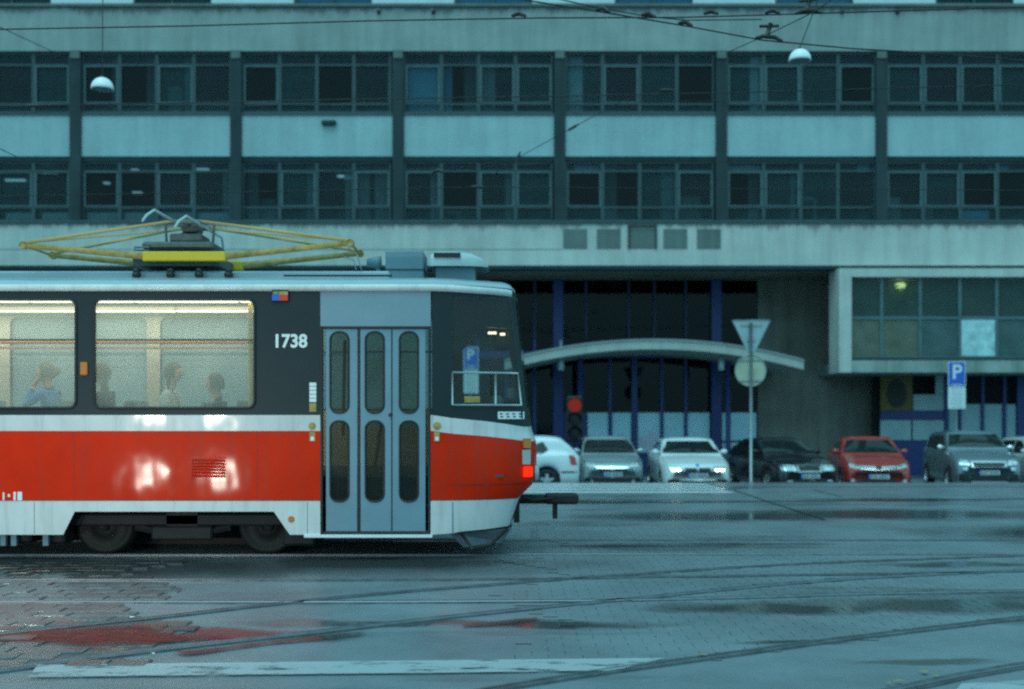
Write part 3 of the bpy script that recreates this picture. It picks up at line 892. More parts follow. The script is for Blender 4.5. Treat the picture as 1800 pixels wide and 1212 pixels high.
for px in (986, 1268):
    x = PX(px, 36.6); z = PZ(612 if px == 986 else 616, 36.6)
    zz = PZ(632, 36.6)
    m = MB(); m.tube([(x, 36.6, z+.25), (x, 36.6, zz)], .04, 8); m.lathe([(0, .12), (.05, .12), (.10, -.1), (.11, -.32), (.09, -.36), (0, -.36)], (x, 36.6, zz), 12)
    m.build('canopy_lamp', M['sign_back'], can, smooth=True)
for px in (1020, 1280):
    x = PX(px, 38.5); MB().tube([(x, 38.5, GZ), (x, 38.5, PZ(618, 38.5))], .09, 12).build('canopy_post', M['blue'], can, smooth=True)

# projecting bay at the right
DB = 36.2
def kx(px): return PX(px, DB)
def kz(py): return PZ(py, DB)
XR = kx(2300)
MB().box(kx(1475), kx(1497), DB, DB+1.15, kz(655), kz(472)).build('bay_jamb', M['conc_low'], bld)
MB().box(kx(1497)+.002, XR, DB+.002, DB+1.15, kz(487), kz(472)).build('bay_head', M['conc_low'], bld)
MB().box(kx(1497)+.002, XR, DB-.02, DB+4, kz(655), kz(634)).build('bay_sill', concrete('stained_sill', (0.33, 0.40, 0.37), 0.7, seed=12.0), bld)
MB().box(kx(1510), XR, DB+1.151, DR, kz(653), kz(472)-.05).build('bay_body', M['recess'], bld)
MB().box(kx(1497)+.002, XR, DB+.05, DB+.3, kz(634)+.002, kz(629)).build('bay_ledge', M['column'], bld)
edges = [1497, 1552, 1620, 1690, 1755, 1823, 1890, 1958, 2025, 2093, 2160, 2228]
for i in range(len(edges)-1):
    a, b = kx(edges[i]), kx(edges[i+1])
    fr = MB()
    fr.box(a, a+.05, DB+.12, DB+.22, kz(629)+.003, kz(487)-.003); fr.box(b-.05, b-.003, DB+.12, DB+.22, kz(629)+.003, kz(487)-.003)
    fr.box(a+.05, b-.05, DB+.125, DB+.215, kz(561), kz(556)); fr.box(a+.05, b-.05, DB+.125, DB+.215, kz(489), kz(487)-.003); fr.box(a+.05, b-.05, DB+.125, DB+.215, kz(629)+.003, kz(627))
    wo = fr.build('bay_window', M['frame_light'], bld)
    MB().quad((a+.05, DB+.16, kz(556)), (b-.05, DB+.16, kz(556)), (b-.05, DB+.16, kz(489)), (a+.05, DB+.16, kz(489))).build('pane', M['box_glass'], wo)
    MB().quad((a+.05, DB+.16, kz(627)), (b-.05, DB+.16, kz(627)), (b-.05, DB+.16, kz(561)), (a+.05, DB+.16, kz(561))).build('pane', M['box_green'] if i < 2 else M['box_teal'], wo)
MB().quad((kx(1693), DB+.13, kz(626)), (kx(1752), DB+.13, kz(626)), (kx(1752), DB+.13, kz(562)), (kx(1693), DB+.13, kz(562))).build('window_poster', pm('pale_poster', (0.42, 0.62, 0.64), rough=.6, var=.35, scale=3.5), bld)
MB().box(kx(1697), kx(1732), DB+.5, DB+.56, kz(556), kz(520)).build('cupboard', pm('brown_cupboard', (0.22, .13, .08), rough=.6), bld)
m = MB(); rr_ = random.Random(5)
for k in range(60):
    x, z, y = kx(1600)+rr_.gauss(0, .35), kz(512)+rr_.gauss(0, .17), DB+.75+rr_.uniform(-.2, .2)
    a = rr_.uniform(0, 6.28); s = .09
    m.quad((x, y, z), (x+s*math.cos(a), y-.05, z+s*math.sin(a)), (x+2*s*math.cos(a+.3), y, z+2*s*math.sin(a+.3)), (x+s*math.cos(a+.7), y+.05, z+s*math.sin(a+.7)))
m.build('pot_plant', pm('houseplant', (0.14, 0.24, 0.04), rough=.5), bld)
MB().lathe([(0, -.1), (.13, -.08), (.17, 0), (.13, .08), (0, .1)], (kx(1596), DB+.7, kz(498)), 14).build('ceiling_lamp', emit('lamp_glow', (0.75, 0.95, 0.35), 0.9), bld, smooth=True)

# shop front under the bay
DS = 39.0
def sx(px): return PX(px, DS)
def sz(py): return PZ(py, DS)
MB().box(sx(1545), sx(2300), DS+.6, DS+.8, GZ, kz(655)-.004).build('shop_back_wall', M['hall'], bld)
MB().box(sx(1548), sx(1604), DS, DS+.05, sz(722), sz(660)).build('mustard_board', M['yellow_sign'], bld)
MB().prism([(sx(1576)+.34*math.cos(a), sz(692)+.50*math.sin(a)) for a in [2*math.pi*k/24 for k in range(24)]], DS-.012, DS-.001).build('dark_oval', M['black'], bld)
MB().box(sx(1548), sx(1662), DS+.01, DS+.06, sz(738), sz(723)).build('blue_fascia', M['blue'], bld)
for a, b, c, d_ in ((1606, 1660, 722, 694), (1645, 1660, 693.6, 660), (1548, 1602, 774, 739), (1605, 1660, 774, 739)):
    MB().box(sx(a), sx(b), DS+.02, DS+.05, sz(c), sz(d_)).build('pale_panel', pm('shop_film', (0.36, 0.50, 0.54), rough=.45, var=.15, scale=1.2), bld)
MB().box(sx(1545), sx(1665), DS, DS+.06, GZ, sz(775)).build('blue_plinth', M['blue'], bld)
for a, b in ((1668, 1684), (1690, 1724), (1730, 1762), (1769, 1786), (1812, 1850), (1856, 1890)):
    MB().box(sx(a), sx(b), DS+.02, DS+.05, sz(812), sz(711)).build('pale_panel', pm('shop_film', (0.34, 0.50, 0.56), rough=.45, var=.12, scale=1.2), bld)
for px, w in ((1664, .12), (1687, .09), (1727, .09), (1765.5, .1), (1798, .42), (1853, .1), (1893, .3)):
    MB().box(sx(px)-w/2, sx(px)+w/2, DS-.05, DS+.1, GZ, kz(655)-.01).build('blue_post', M['blue'], bld)
# ================================================================== THE TRAM
TY, TC = 12.8, 14.05                 # near side and centre line
def tx(px): return PX(px, TY)
def tz(py): return PZ(py, TY)
M['t_red'] = pm('tram_red', (0.70, 0.022, 0.001), rough=0.5, spec=0.08, coat=0.15, coat_rough=0.11, var=0.10, scale=2, wave=0.14, bscale=3.2, stretch=(1, 1, .7), streak=.28)
M['t_white'] = pm('tram_white', (0.62, 0.63, 0.63), rough=0.45, coat=0.25, coat_rough=0.11, var=0.08, scale=3, wave=0.14, bscale=3.2, stretch=(1, 1, .7), streak=.28)
M['t_dark'] = pm('tram_grey', (0.013, 0.025, 0.030), rough=0.5, spec=0.3, var=0.12, scale=2)
M['t_roof'] = pm('tram_roof', (0.34, 0.42, 0.46), rough=0.32, coat=0.4, var=0.22, scale=1.2, stretch=(.5, 3, 3))
M['t_door'] = pm('tram_door', (0.16, 0.27, 0.34), rough=0.45, coat=0.2, coat_rough=.2, var=0.08)
M['t_over'] = pm('door_header', (0.19, 0.29, 0.35), rough=0.5, var=0.06)
M['rubber'] = pm('rubber', (0.015, 0.016, 0.017), rough=0.55, var=0.2)
M['under'] = pm('underframe', (0.014, 0.014, 0.014), rough=0.7, var=0.35, scale=6)
M['t_glass'] = glass('tram_window_glass', (0.86, 0.9, 0.88), fog=0.50, fog_col=(0.42, 0.51, 0.48), refl=0.5, rough=0.06)
M['t_fog'] = glass('fogged_window_glass', (0.8, 0.85, 0.85), fog=0.85, fog_col=(0.55, 0.72, 0.74), refl=0.5, rough=0.2)
M['cab_glass'] = glass('cab_glass', (0.72, 0.78, 0.78), fog=0.04, refl=0.8)
M['d_glass'] = glass('door_glass', (0.42, 0.46, 0.38), fog=0.10, fog_col=(0.3, 0.32, 0.27), refl=0.5)
M['cream'] = pm('cream_lining', (0.50, 0.49, 0.42), rough=0.6, var=0.08)
M['t_floor'] = pm('tram_floor', (0.06, 0.06, 0.06), rough=0.6)
M['strip'] = emit('warm_strip_light', (1.0, 0.94, 0.66), 2.0)
M['strip'].cycles.emission_sampling = 'NONE'
M['orange'] = pm('orange_rail', (0.6, 0.22, 0.05), rough=0.35, var=0.05)
M['yellow'] = pm('pantograph_yellow', (0.36, 0.25, 0.07), rough=0.55, var=0.4, scale=9)
M['yellow_b'] = pm('bright_yellow', (0.62, 0.42, 0.015), rough=0.45, var=0.06)
M['greygreen'] = pm('grey_green_steel', (0.08, 0.10, 0.095), rough=0.5, var=0.3, scale=10)
M['ac'] = pm('roof_unit', (0.13, 0.22, 0.26), rough=0.5, var=0.1)
M['dome'] = pm('ventilator_shell', (0.42, 0.50, 0.50), rough=0.35, var=0.12)
M['amber'] = pm('amber_lens', (0.55, 0.17, 0.02), rough=0.25, var=0)
M['white_s'] = pm('white_sticker', (0.78, 0.80, 0.80), rough=0.4, var=0.05)
M['seat'] = pm('seat_shell', (0.16, 0.20, 0.22), rough=0.5, var=0.1)
M['tail'] = emit('tail_light', (1.0, 0.02, 0.005), 1.2)

XN, XS = -0.9, -12.0                 # start of the tapered end; start of the far left end
tram = thing('tram', 'red and white tram with lit windows and number 1738 beside its door', 'tram', (-6.0, TC, 0))
NZ = [(.22, -.09), (.36, -.02), (.674, .085), (.86, .27), (1.3, .275), (1.45, .215), (3.03, .04), (3.2, .0), (3.4, -.1)]
def nose(z): return float(np.interp(z, [a for a, b in NZ], [b for a, b in NZ]))
def plan(c, z, end=1):
    n = nose(z)
    P = [(-0.9, 12.8), (-0.67, 12.818), (n-.52, 12.875), (n-.27, 12.97), (n-.075, 13.10), (n-.03, 13.17), (n-.012, 13.24), (n+.02, 13.6), (n+.03, 14.05)]
    k = c if c <= 8 else 16 - c
    x, y = P[k]
    if c > 8: y = 2*TC - y
    if end < 0: x = XS - 0.9 - x - 0.0
    return (x, y)
def side_y(z, y):                    # unused hook for the added lean of the belt stripe
    return y
def ring_band(name, mat, zlo, zhi, cols=range(17), rows=5, end=1, parent=None, out=0.0, zf=None):
    """strip round the tapered end. zlo/zhi: function of column or number"""
    g = []
    for r in range(rows + 1):
        row = []
        for c in cols:
            a = zlo(c) if callable(zlo) else zlo; b = zhi(c) if callable(zhi) else zhi
            z = a + (b - a) * r / rows
            x, y = plan(c, z, end)
            row.append((x, y, z))
        g.append(row)
    m = MB(); m.grid(g)
    return m.build(name, mat, parent or tram, smooth=True)

zB, zR, zW, zG, zT = .29, .674, 1.457, 1.636, 3.03
slope = lambda base, drop: (lambda c: base - drop * min(1, max(0, (c if c <= 8 else 16-c) / 4.0)))
for e in (1, -1):
    ring_band('end_skirt', M['t_white'], lambda c: .29 + .06*min(1, (c if c <= 8 else 16-c)/4.0), .672, end=e)
    ring_band('end_red_panel', M['t_red'], .680, slope(1.457, .125), end=e)
    ring_band('end_white_stripe', M['t_white'], slope(1.458, .125), slope(1.636, .135), end=e)
    ring_band('end_panel', M['t_dark'], slope(1.637, .135), lambda c: 1.725, end=e)
    ring_band('end_header', M['t_dark'], lambda c: 2.975, lambda c: zT, rows=2, end=e)
    for cc in ((0, 1), (4, 5, 6), (10, 11, 12), (15, 16)):
        ring_band('end_pillar', M['t_dark'], 1.7251, 2.9749, cols=cc, end=e)
    for cc in (range(1, 5), range(12, 16)):
        w = ring_band('cab_window', M['cab_glass'], 1.726, 2.974, cols=cc, end=e)
    ring_band('windscreen', M['cab_glass'], 1.726, 2.974, cols=range(6, 11), end=e)
    ring_band('end_moulding', M['rubber'], .6725, .6795, rows=1, end=e)
    # cab window frame: rail and divider
    pts = [plan(c, 2.115, e) for c in range(1, 5)]
    fr = MB(); fr.tube([(x, y-.012, 2.115) for x, y in pts], .013, 6)
    lo = [plan(c, 1.745, e) for c in range(1, 5)]; fr.tube([(x, y-.012, 1.75) for x, y in lo], .011, 6)
    fr.tube([(plan(1, 1.75, e)[0], plan(1, 1.75, e)[1]-.012, 1.75), (plan(1, 2.1, e)[0], plan(1, 2.1, e)[1]-.012, 2.11)], .011, 6)
    fr.tube([(plan(4, 1.75, e)[0], plan(4, 1.75, e)[1]-.012, 1.75), (plan(4, 2.1, e)[0], plan(4, 2.1, e)[1]-.012, 2.11)], .011, 6)
    xm = -0.185 if e > 0 else XS-.9+.185
    fr.tube([(xm, 12.868, 1.75), (xm, 12.868, 2.11)], .012, 6)
    fr.build('cab_window_frame', M['sign_back'], tram, smooth=True)

# --- straight sides
WINS = [(-4.70, -2.89), (-6.71, -4.90), (-8.72, -6.91), (-10.73, -8.92)]
WZ0, WZ1 = 1.712, 2.94
DOOR = (tx(563), tx(757))            # door opening
XL = XS                               # left end of the straight side
def sidebox(name, mat, x0, x1, z0, z1, y, far=False, th=.012, lean=0.0):
    m = MB(); s = 1
    yy = y if not far else 2*TC - y
    if far: th, lean = -th, -lean
    m.add([(x0, yy, z0), (x1, yy, z0), (x1, yy-lean, z1), (x0, yy-lean, z1), (x0, yy+th, z0), (x1, yy+th, z0), (x1, yy-lean+th, z1), (x0, yy-lean+th, z1)],
          [(0, 1, 2, 3), (7, 6, 5, 4), (0, 4, 5, 1), (3, 2, 6, 7), (0, 3, 7, 4), (1, 5, 6, 2)])
    return m.build(name, mat, tram)
ARCH_N = [(-5.03, .29), (-4.90, .55), (-2.69, .55), (-2.50, .33)]
for far in (False, True):
    xr = DOOR[0] if not far else XN
    segs = [(XL, xr)] + ([] if far else [(DOOR[1], XN)])
    for a, b in segs:
        sidebox('red_panel', M['t_red'], a, b, .680, zW, TY, far)
        sidebox('white_stripe', M['t_white'], a, b, zW+.001, zG, TY, far, lean=0.0 if far else .015)  # near stripe tipped outward, shaped to reflect the headlights
        sidebox('moulding', M['rubber'], a, b, .6725, .6795, TY-.004, far)
    # skirt in pieces round the bogie openings
    yy = TY if not far else 2*TC - TY
    th = .012 if not far else -.012
    def sk(poly, name='skirt'):
        MB().prism(poly, yy, yy+th, 'y').build(name, M['t_white'], tram)
    b1 = (-5.05, -4.92, -2.68, -2.50); b2 = (-10.55, -10.4, -8.2, -8.0)
    sk([(XL, .29), (b2[0], .29), (b2[1], .55), (b2[1], .672), (XL, .672)])
    sk([(b2[1]+.001, .55), (b2[2]-.001, .55), (b2[2]-.001, .672), (b2[1]+.001, .672)])
    sk([(b2[3], .29), (b1[0], .29), (b1[1], .55), (b1[1], .672), (b2[2], .672), (b2[2], .55)])
    sk([(b1[1]+.001, .55), (b1[2]-.001, .55), (b1[2]-.001, .672), (b1[1]+.001, .672)])
    sk([(b1[2], .55), (b1[3], .29), (xr, .29), (xr, .672), (b1[2], .672)])
    if not far: sk([(DOOR[1], .29), (XN, .29), (XN, .672), (DOOR[1], .672)])
    # window band with real openings
    wins = list(WINS) + ([(-2.62, -1.0)] if far else [])
    xs_ = sorted(wins)
    pos = (lambda x, z: (x, TY, z)) if not far else (lambda x, z: (x, 2*TC-TY, z))
    m = MB(); prev = XL
    for i, (a, b) in enumerate(xs_):
        nxt = xs_[i+1][0] if i+1 < len(xs_) else None
        right = (b + nxt)/2 if nxt else xr
        m.holed(prev, right, zG, zT, a, b, WZ0, WZ1, .085, pos)
        prev = right
    m.build('window_band', M['t_dark'], tram)
    # lining inside
    yl = TY + .07 if not far else 2*TC - TY - .07
    posl = lambda x, z: (x, yl, z)
    m = MB(); prev = XL
    for i, (a, b) in enumerate(xs_):
        nxt = xs_[i+1][0] if i+1 < len(xs_) else None
        right = (b + nxt)/2 if nxt else xr
        m.holed(prev, right, .95, 2.99, a-.01, b+.01, WZ0-.01, WZ1+.005, .085, posl)
        prev = right
    m.build('inner_lining', M['cream'], tram)
    for a, b in wins:
        rr = rrect(a+.004, b-.004, WZ0+.004, WZ1-.004, .08, 5)
        y0 = pos(0, 0)[1]
        fr = MB().tube([(x, y0 - (.004 if not far else -.004), z) for x, z in rr], .017, 6, closed=True).build('window_seal', M['rubber'] if not far else M['t_door'], tram, smooth=True)
        y1 = y0 + (.012 if not far else -.012)
        g = MB(); g.add([(x, y1, z) for x, z in rr], [tuple(range(len(rr)))])
        g.build('window_pane', M['t_glass'] if not far else M['t_fog'], tram)
        zb_ = 2.485
        bar = MB().box(a+.02, b-.02, y1+(.004 if not far else -.03), y1+(.03 if not far else -.004), zb_-.011, zb_+.011)
        bar.build('hopper_bar', M['rubber'] if not far else M['t_door'], tram)
# belt stripe leans out only to pick up the headlights
# --- roof
RP = [(0, 0), (.03, .035), (.10, .065), (.25, .105), (.5, .15), (.8, .175), (1.0, .18)]
colsR = [(XL, 0)] + [(c, 1) for c in range(0, 9)]
def roof_rows(side):
    rows = []
    pts = []
    for c in range(8, -1, -1):
        x, y = plan(c, 3.11, -1); pts.append((x, y, 1 - .35*(c/8.0)))
    for k in range(1, 12): pts.append((XS + (XN-XS)*k/12.0, TY, 1))
    for c in range(0, 9):
        x, y = plan(c, 3.11, 1); pts.append((x, y, 1 - .35*(c/8.0)))
    for f, h in RP:
        rows.append([(x - (0.12*f if i > len(pts)-8 else (-.12*f if i < 8 else 0)), (y + (TC-y)*f) if side > 0 else 2*TC - (y + (TC-y)*f), 3.105 - (1-kf)*.06 + h*kf) for i, (x, y, kf) in enumerate(pts)])
    return rows
MB().grid(roof_rows(1)).build('roof', M['t_roof'], tram, smooth=True)
MB().grid(roof_rows(-1)).build('roof', M['t_roof'], tram, smooth=True)
# white gutter strip
for far in (False, True):
    pts = [plan(c, 3.07, -1) for c in range(5, -1, -1)] + [(XS+(XN-XS)*k/12.0, TY) for k in range(1, 12)] + [plan(c, 3.07, 1) for c in range(0, 6)]
    s = 1 if not far else -1
    m = MB()
    zoff = [0.035*min(1, max(0, (5-i)/5.0)) for i in range(6)] + [0]*11 + [0.035*i/5.0 for i in range(6)]
    prof = [(.03, zT+.001), (-.022, zT+.001), (-.03, zT+.05), (-.012, zT+.078), (.05, zT+.082)]
    m.grid([[(x, (y+o) if not far else 2*TC-(y+o), z - zo) for (x, y), zo in zip(pts, zoff)] for o, z in prof])
    m.build('gutter', M['t_white'] if True else None, tram, smooth=True)

# --- underframe, bogies, interior floor and ceiling
MB().box(XS-.5, -.35, 13.05, 15.05, .62, .93).build('underframe', M['under'], tram)
MB().box(XS-.6, -.1, 12.9, 15.2, .931, .96).build('floor', M['t_floor'], tram)
MB().box(-2.55, -.75, 12.9, 15.2, .60, .619).build('step_plate', M['t_floor'], tram)
m = MB()
m.grid([[(x, y, z) for x in (XS-.2, -.55)] for y, z in ((12.875, 2.955), (13.0, 3.0), (13.4, 3.06), (14.05, 3.09), (14.7, 3.06), (15.1, 3.0), (15.225, 2.955))])
m.build('ceiling', M['cream'], tram, smooth=True)
for yy, x0_, x1_ in ((13.22, XS+.3, -2.75), (14.88, XS+.3, -2.75)):
    k = x0_
    while k < x1_ - .2:
        e_ = min(k + 1.22, x1_)
        MB().cbox(k, e_-.03, yy-.06, yy+.06, 2.945 if yy < 14 else 2.985, 3.005, .008).build('strip_light', M['strip'], tram)
        k = e_
for yy in (13.22, 14.88):               # the strip lights' own light, just under their tubes
    al = bpy.data.lights.new('strip_light_glow', 'AREA'); al.shape = 'RECTANGLE'; al.size = 8.8; al.size_y = .12; al.energy = 34; al.color = (1.0, .93, .70)
    ao = bpy.data.objects.new('strip_light_glow', al); COL.objects.link(ao); ao.parent = tram
    ao.location = Vector((-7.25, yy, 2.943 if yy < 14 else 2.983)) - wloc(tram)
def bogie(xc):
    m = MB()
    for yy in (13.16, 14.94):
        m.cbox(xc-1.35, xc+1.35, yy-.06, yy+.06, .36, .50, .02)
        m.cbox(xc-.35, xc+.35, yy-.08, yy+.08, .20, .36, .02)
        m.tube([(xc-.55, yy, .34), (xc-.2, yy, .27), (xc+.2, yy, .27), (xc+.55, yy, .34)], .04, 6)
    m.box(xc-.18, xc+.18, 13.1, 15.0, .34, .52)
    b = m.build('bogie_frame', M['under'], tram)
    for dx in (-.95, .95):
        for yy, s in ((13.33, -1), (14.77, 1)):
            w = MB(); w.lathe([(.06, -.07), (.12, -.075), (.14, -.045), (.26, -.04), (.28, -.055), (.335, -.055), (.337, .045), (.36, .05), (.36, .075), (.1, .075)], (xc+dx, yy, .352), 28, 'y') if s < 0 else w.lathe([(.06, .07), (.12, .075), (.14, .045), (.26, .04), (.28, .055), (.335, .055), (.337, -.045), (.36, -.05), (.36, -.075), (.1, -.075)], (xc+dx, yy, .352), 28, 'y')
            w.build('wheel', pm('wheel_steel', (0.012, 0.013, 0.012), rough=.65, metal=.2, var=.3, scale=10), b, smooth=True)
        ax = MB().tube([(xc+dx, 13.2, .352), (xc+dx, 14.9, .352)], .07, 10); ax.build('axle', M['under'], b, smooth=True)
MB().box(-5.2, -2.4, 14.0, 14.05, .05, .62).build('light_block_plate', M['under'], tram)  # plates added to block daylight coming under from the far side
MB().box(-12, -.3, 15.12, 15.16, .10, .62).build('light_block_plate', M['under'], tram)
bogie(-3.82 + .02); bogie(-9.3)
for x0_, x1_, z_ in ((-2.62, -2.25, .14), (-7.6, -6.3, .22), (-5.9, -5.5, .17), (-5.35, -5.12, .16), (-2.2, -.9, .33)):
    MB().cbox(x0_, x1_, 13.0, 15.1, z_, .62, .03).build('equipment_box', M['under'], tram)
for xx in (-5.78, -5.66, -5.30):
    MB().box(xx, xx+.06, 12.85, 12.9, .16, .33).build('bracket', M['ac'], tram)
# guard under the tail end
m = MB(); m.add([(-.72, 12.95, .30), (.0, 13.15, .33), (-.12, 13.15, .16), (-.55, 12.98, .12), (-.72, 15.15, .30), (.0, 14.95, .33), (-.12, 14.95, .16), (-.55, 15.12, .12)],
                 [(0, 1, 2, 3), (7, 6, 5, 4), (0, 3, 7, 4), (1, 5, 6, 2), (3, 2, 6, 7), (0, 4, 5, 1)])
m.build('life_guard', pm('guard_steel', (0.12, 0.15, 0.18), rough=.4, metal=.3, var=.3, scale=4), tram, bevel=.01)
m = MB(); m.tube([(-.6, 12.9, .33), (-.45, 12.9, .12)], .02, 6); m.tube([(-.05, 13.1, .33), (-.25, 13.0, .15), (-.45, 12.93, .12)], .018, 6)
m.build('guard_stay', M['under'], tram, smooth=True)
# coupler
m = MB(); m.tube([(.0, TC, .60), (.42, TC, .60)], .06, 10); m.cbox(.40, .82, TC-.11, TC+.11, .54, .675, .03); m.box(.50, .56, TC-.04, TC+.04, .36, .55)
m.tube([(.05, TC-.25, .68), (.25, TC-.2, .60), (.5, TC-.12, .62)], .018, 6)
m.build('coupler', M['under'], tram)
MB().box(.02, .09, 13.4, 14.7, .37, .66).build('buffer_beam', M['under'], tram)

# --- door
dx0, dx1 = DOOR; dz0, dz1 = .305, 2.635
MB().box(dx0, dx1, TY+.002, TY+.014, dz1+.002, zT).build('door_header', M['t_over'], tram)
df = MB(); w_ = .028
df.box(dx0, dx0+w_, TY-.006, TY+.05, dz0, dz1); df.box(dx1-w_, dx1, TY-.006, TY+.05, dz0, dz1); df.box(dx0+w_, dx1-w_, TY-.006, TY+.05, dz1-w_, dz1); df.box(dx0+w_, dx1-w_, TY-.004, TY+.05, dz0, dz0+.02)
df.build('door_frame', M['rubber'], tram, bevel=.008)
MB().box(dx0-.18, dx1+.02, TY-.02, TY+.1, dz0-.045, dz0-.012).build('door_sill', M['white_s'], tram)
for a, b, ha, hb in ((573, 627.5, 580, 613), (633.5, 688, 642, 675), (689, 747.5, 702, 735)):
    m = MB(); y_ = TY + .012
    ps = lambda x, z: (x, y_, z)
    m.holed(tx(a), tx(b), dz0+.024, 1.614, tx(ha), tx(hb), .660, 1.572, .095, ps)
    m.holed(tx(a), tx(b), 1.614, dz1-w_-.004, tx(ha), tx(hb), 1.658, 2.575, .095, ps)
    leaf = m.build('door_leaf', M['t_door'], tram)
    for z0_, z1_ in ((.660, 1.572), (1.658, 2.575)):
        rr = rrect(tx(ha)+.003, tx(hb)-.003, z0_+.003, z1_-.003, .09, 5)
        MB().tube([(x, y_-.003, z) for x, z in rr], .012, 6, closed=True).build('seal', M['rubber'], leaf, smooth=True)
        g = MB(); g.add([(x, y_+.008, z) for x, z in rr], [tuple(range(len(rr)))]); g.build('pane', M['d_glass'], leaf)
MB().box(tx(628.5), tx(632.5), TY+.006, TY+.03, dz0+.024, dz1-w_).build('door_gap_rubber', M['rubber'], tram)
MB().tube([(tx(688.5), TY+.008, dz0+.03), (tx(688.5), TY+.008, dz1-.035)], .006, 6).build('leaf_hinge', M['t_dark'], tram)
MB().lathe([(0, -.02), (.02, -.02), (.02, 0)], (tx(686), TY+.01, 1.64), 10, 'y').build('door_lock', M['under'], tram)
MB().tube([(tx(668), TY+.35, 1.70), (tx(644), TY+.30, .66)], .02, 8).build('handrail', M['orange'], tram, smooth=True)
MB().tube([(tx(598), TY+.35, 2.5), (tx(596), TY+.30, 1.4)], .02, 8).build('handrail', M['orange'], tram, smooth=True)
# partition behind the door and the cab
MB().box(-2.72, -2.69, 12.88, 14.0, .96, 2.95).build('partition', M['t_dark'], tram)
MB().box(-.80, -.77, 12.9, 15.2, .96, 1.8).build('cab_partition', M['t_dark'], tram)
# cab: sun blind, mirror cluster, desk
m = MB(); m.add([(-.72, 12.93, 2.97), (.02, 13.16, 2.97), (.05, 13.16, 2.63), (-.42, 12.98, 2.66), (-.66, 12.93, 2.48), (-.72, 12.93, 2.44),
                 (-.72, 14.9, 2.97), (.02, 14.9, 2.97), (.05, 14.9, 2.63), (-.42, 14.9, 2.66), (-.66, 14.9, 2.48), (-.72, 14.9, 2.44)],
      [(0, 1, 2, 3, 4, 5), (11, 10, 9, 8, 7, 6), (0, 6, 7, 1), (5, 4, 10, 11), (4, 3, 9, 10), (3, 2, 8, 9), (0, 5, 11, 6), (1, 7, 8, 2)])
m.build('destination_box', M['under'], tram)
m = MB(); m.cbox(-.22, .02, 13.35, 13.6, 2.40, 2.64, .04); m.tube([(-.02, 13.3, 2.62), (.03, 13.3, 2.3), (.1, 13.3, 2.0)], .05, 8)
m.build('cab_fan', M['under'], tram)
MB().cbox(-.28, -.18, 13.2, 13.3, 2.58, 2.605, .006).cbox(-.14, -.08, 13.2, 13.3, 2.565, 2.59, .006).build('cab_glint', emit('cab_glint', (1.0, .93, .6), 1.2), tram)  # small glowing bars added in place of glints in the cab
MB().cbox(-.72, .1, 13.3, 14.8, 1.55, 1.80, .04).build('cab_desk', M['under'], tram)
MB().cbox(-.25, -.1, 13.05, 13.25, 1.72, 1.86, .03).build('control_box', M['seat'], tram)
MB().cbox(-.08, .05, 13.15, 13.35, 1.80, 1.95, .03).build('control_box', M['seat'], tram)

# --- lettering, plates, lamps
text_mesh('fleet_number', '1738', .205, M['white_s'], tram, (tx(510), TY-.006, tz(601)), bold=.006, sx=.95)
m = MB(); m.cbox(tx(478), tx(508), TY-.03, TY-.001, tz(531), tz(510), .006); dp = m.build('route_plate', M['black'], tram)
for a, b, c, d_, mt in ((479, 491, 529, 519, M['sign_blue']), (491.4, 507, 529, 520, pm('red_label', (.7, .04, .03))), (481, 490, 518.5, 513, pm('green_label', (.1, .3, .12))), (491.4, 507, 519.5, 513, M['yellow'])):
    MB().box(tx(a), tx(b), TY-.034, TY-.0305, tz(c), tz(d_)).build('label_field', mt, dp)
for a, b in ((673, 679), (680, 686), (687, 693), (694, 700), (701, 707)):
    MB().box(tx(544), tx(556), TY-.004, TY-.001, tz(b), tz(a)).build('sticker', M['white_s'], tram)
MB().box(tx(544), tx(556), TY-.004, TY-.001, tz(724), tz(709)).build('sticker', M['yellow'], tram)
for px in (549, 768):
    y_ = TY if px == 549 else TY
    MB().lathe([(0, -.014), (.022, -.014), (.025, -.008), (.042, -.008), (.044, 0)], (tx(px), y_, tz(749)), 18, 'y').build('door_button', M['yellow'], tram, smooth=False)
    o = MB().box(tx(px-5), tx(px+5), y_-.004, y_-.001, tz(776), tz(760)).build('sticker', M['yellow'], tram)
    MB().box(tx(px-3), tx(px+3), y_-.0055, y_-.0042, tz(775), tz(768)).build('sticker_print', M['white_s'], o)
MB().cbox(tx(142), tx(155), TY-.03, TY-.001, tz(660), tz(637), .008).build('side_indicator', M['amber'], tram)
MB().lathe([(0, -.012), (.03, -.012), (.038, 0)], (tx(512), TY, tz(913)), 16, 'y').build('side_reflector', M['amber'], tram)
for a, b, c, d_ in ((5, 8, 880, 866), (14, 18, 874, 869), (24, 28, 880, 865), (31, 39, 880, 865)):
    MB().box(tx(a), tx(b), TY-.005, TY-.001, tz(c), tz(d_)).build('small_lettering', M['white_s'], tram)
# louvre
lv = MB().box(tx(334), tx(398), TY-.006, TY-.001, tz(842), tz(800)).build('vent_louvre', M['t_red'], tram)
for k in range(7):
    z = tz(803 + k*5.4)
    MB().add([(tx(337), TY-.007, z), (tx(396), TY-.007, z), (tx(396), TY-.030, z-.024), (tx(337), TY-.030, z-.024), (tx(337), TY-.007, z-.027), (tx(396), TY-.007, z-.027)],
             [(0, 3, 2, 1), (3, 4, 5, 2), (0, 4, 3), (1, 2, 5)]).build('slat', M['t_red'], lv)
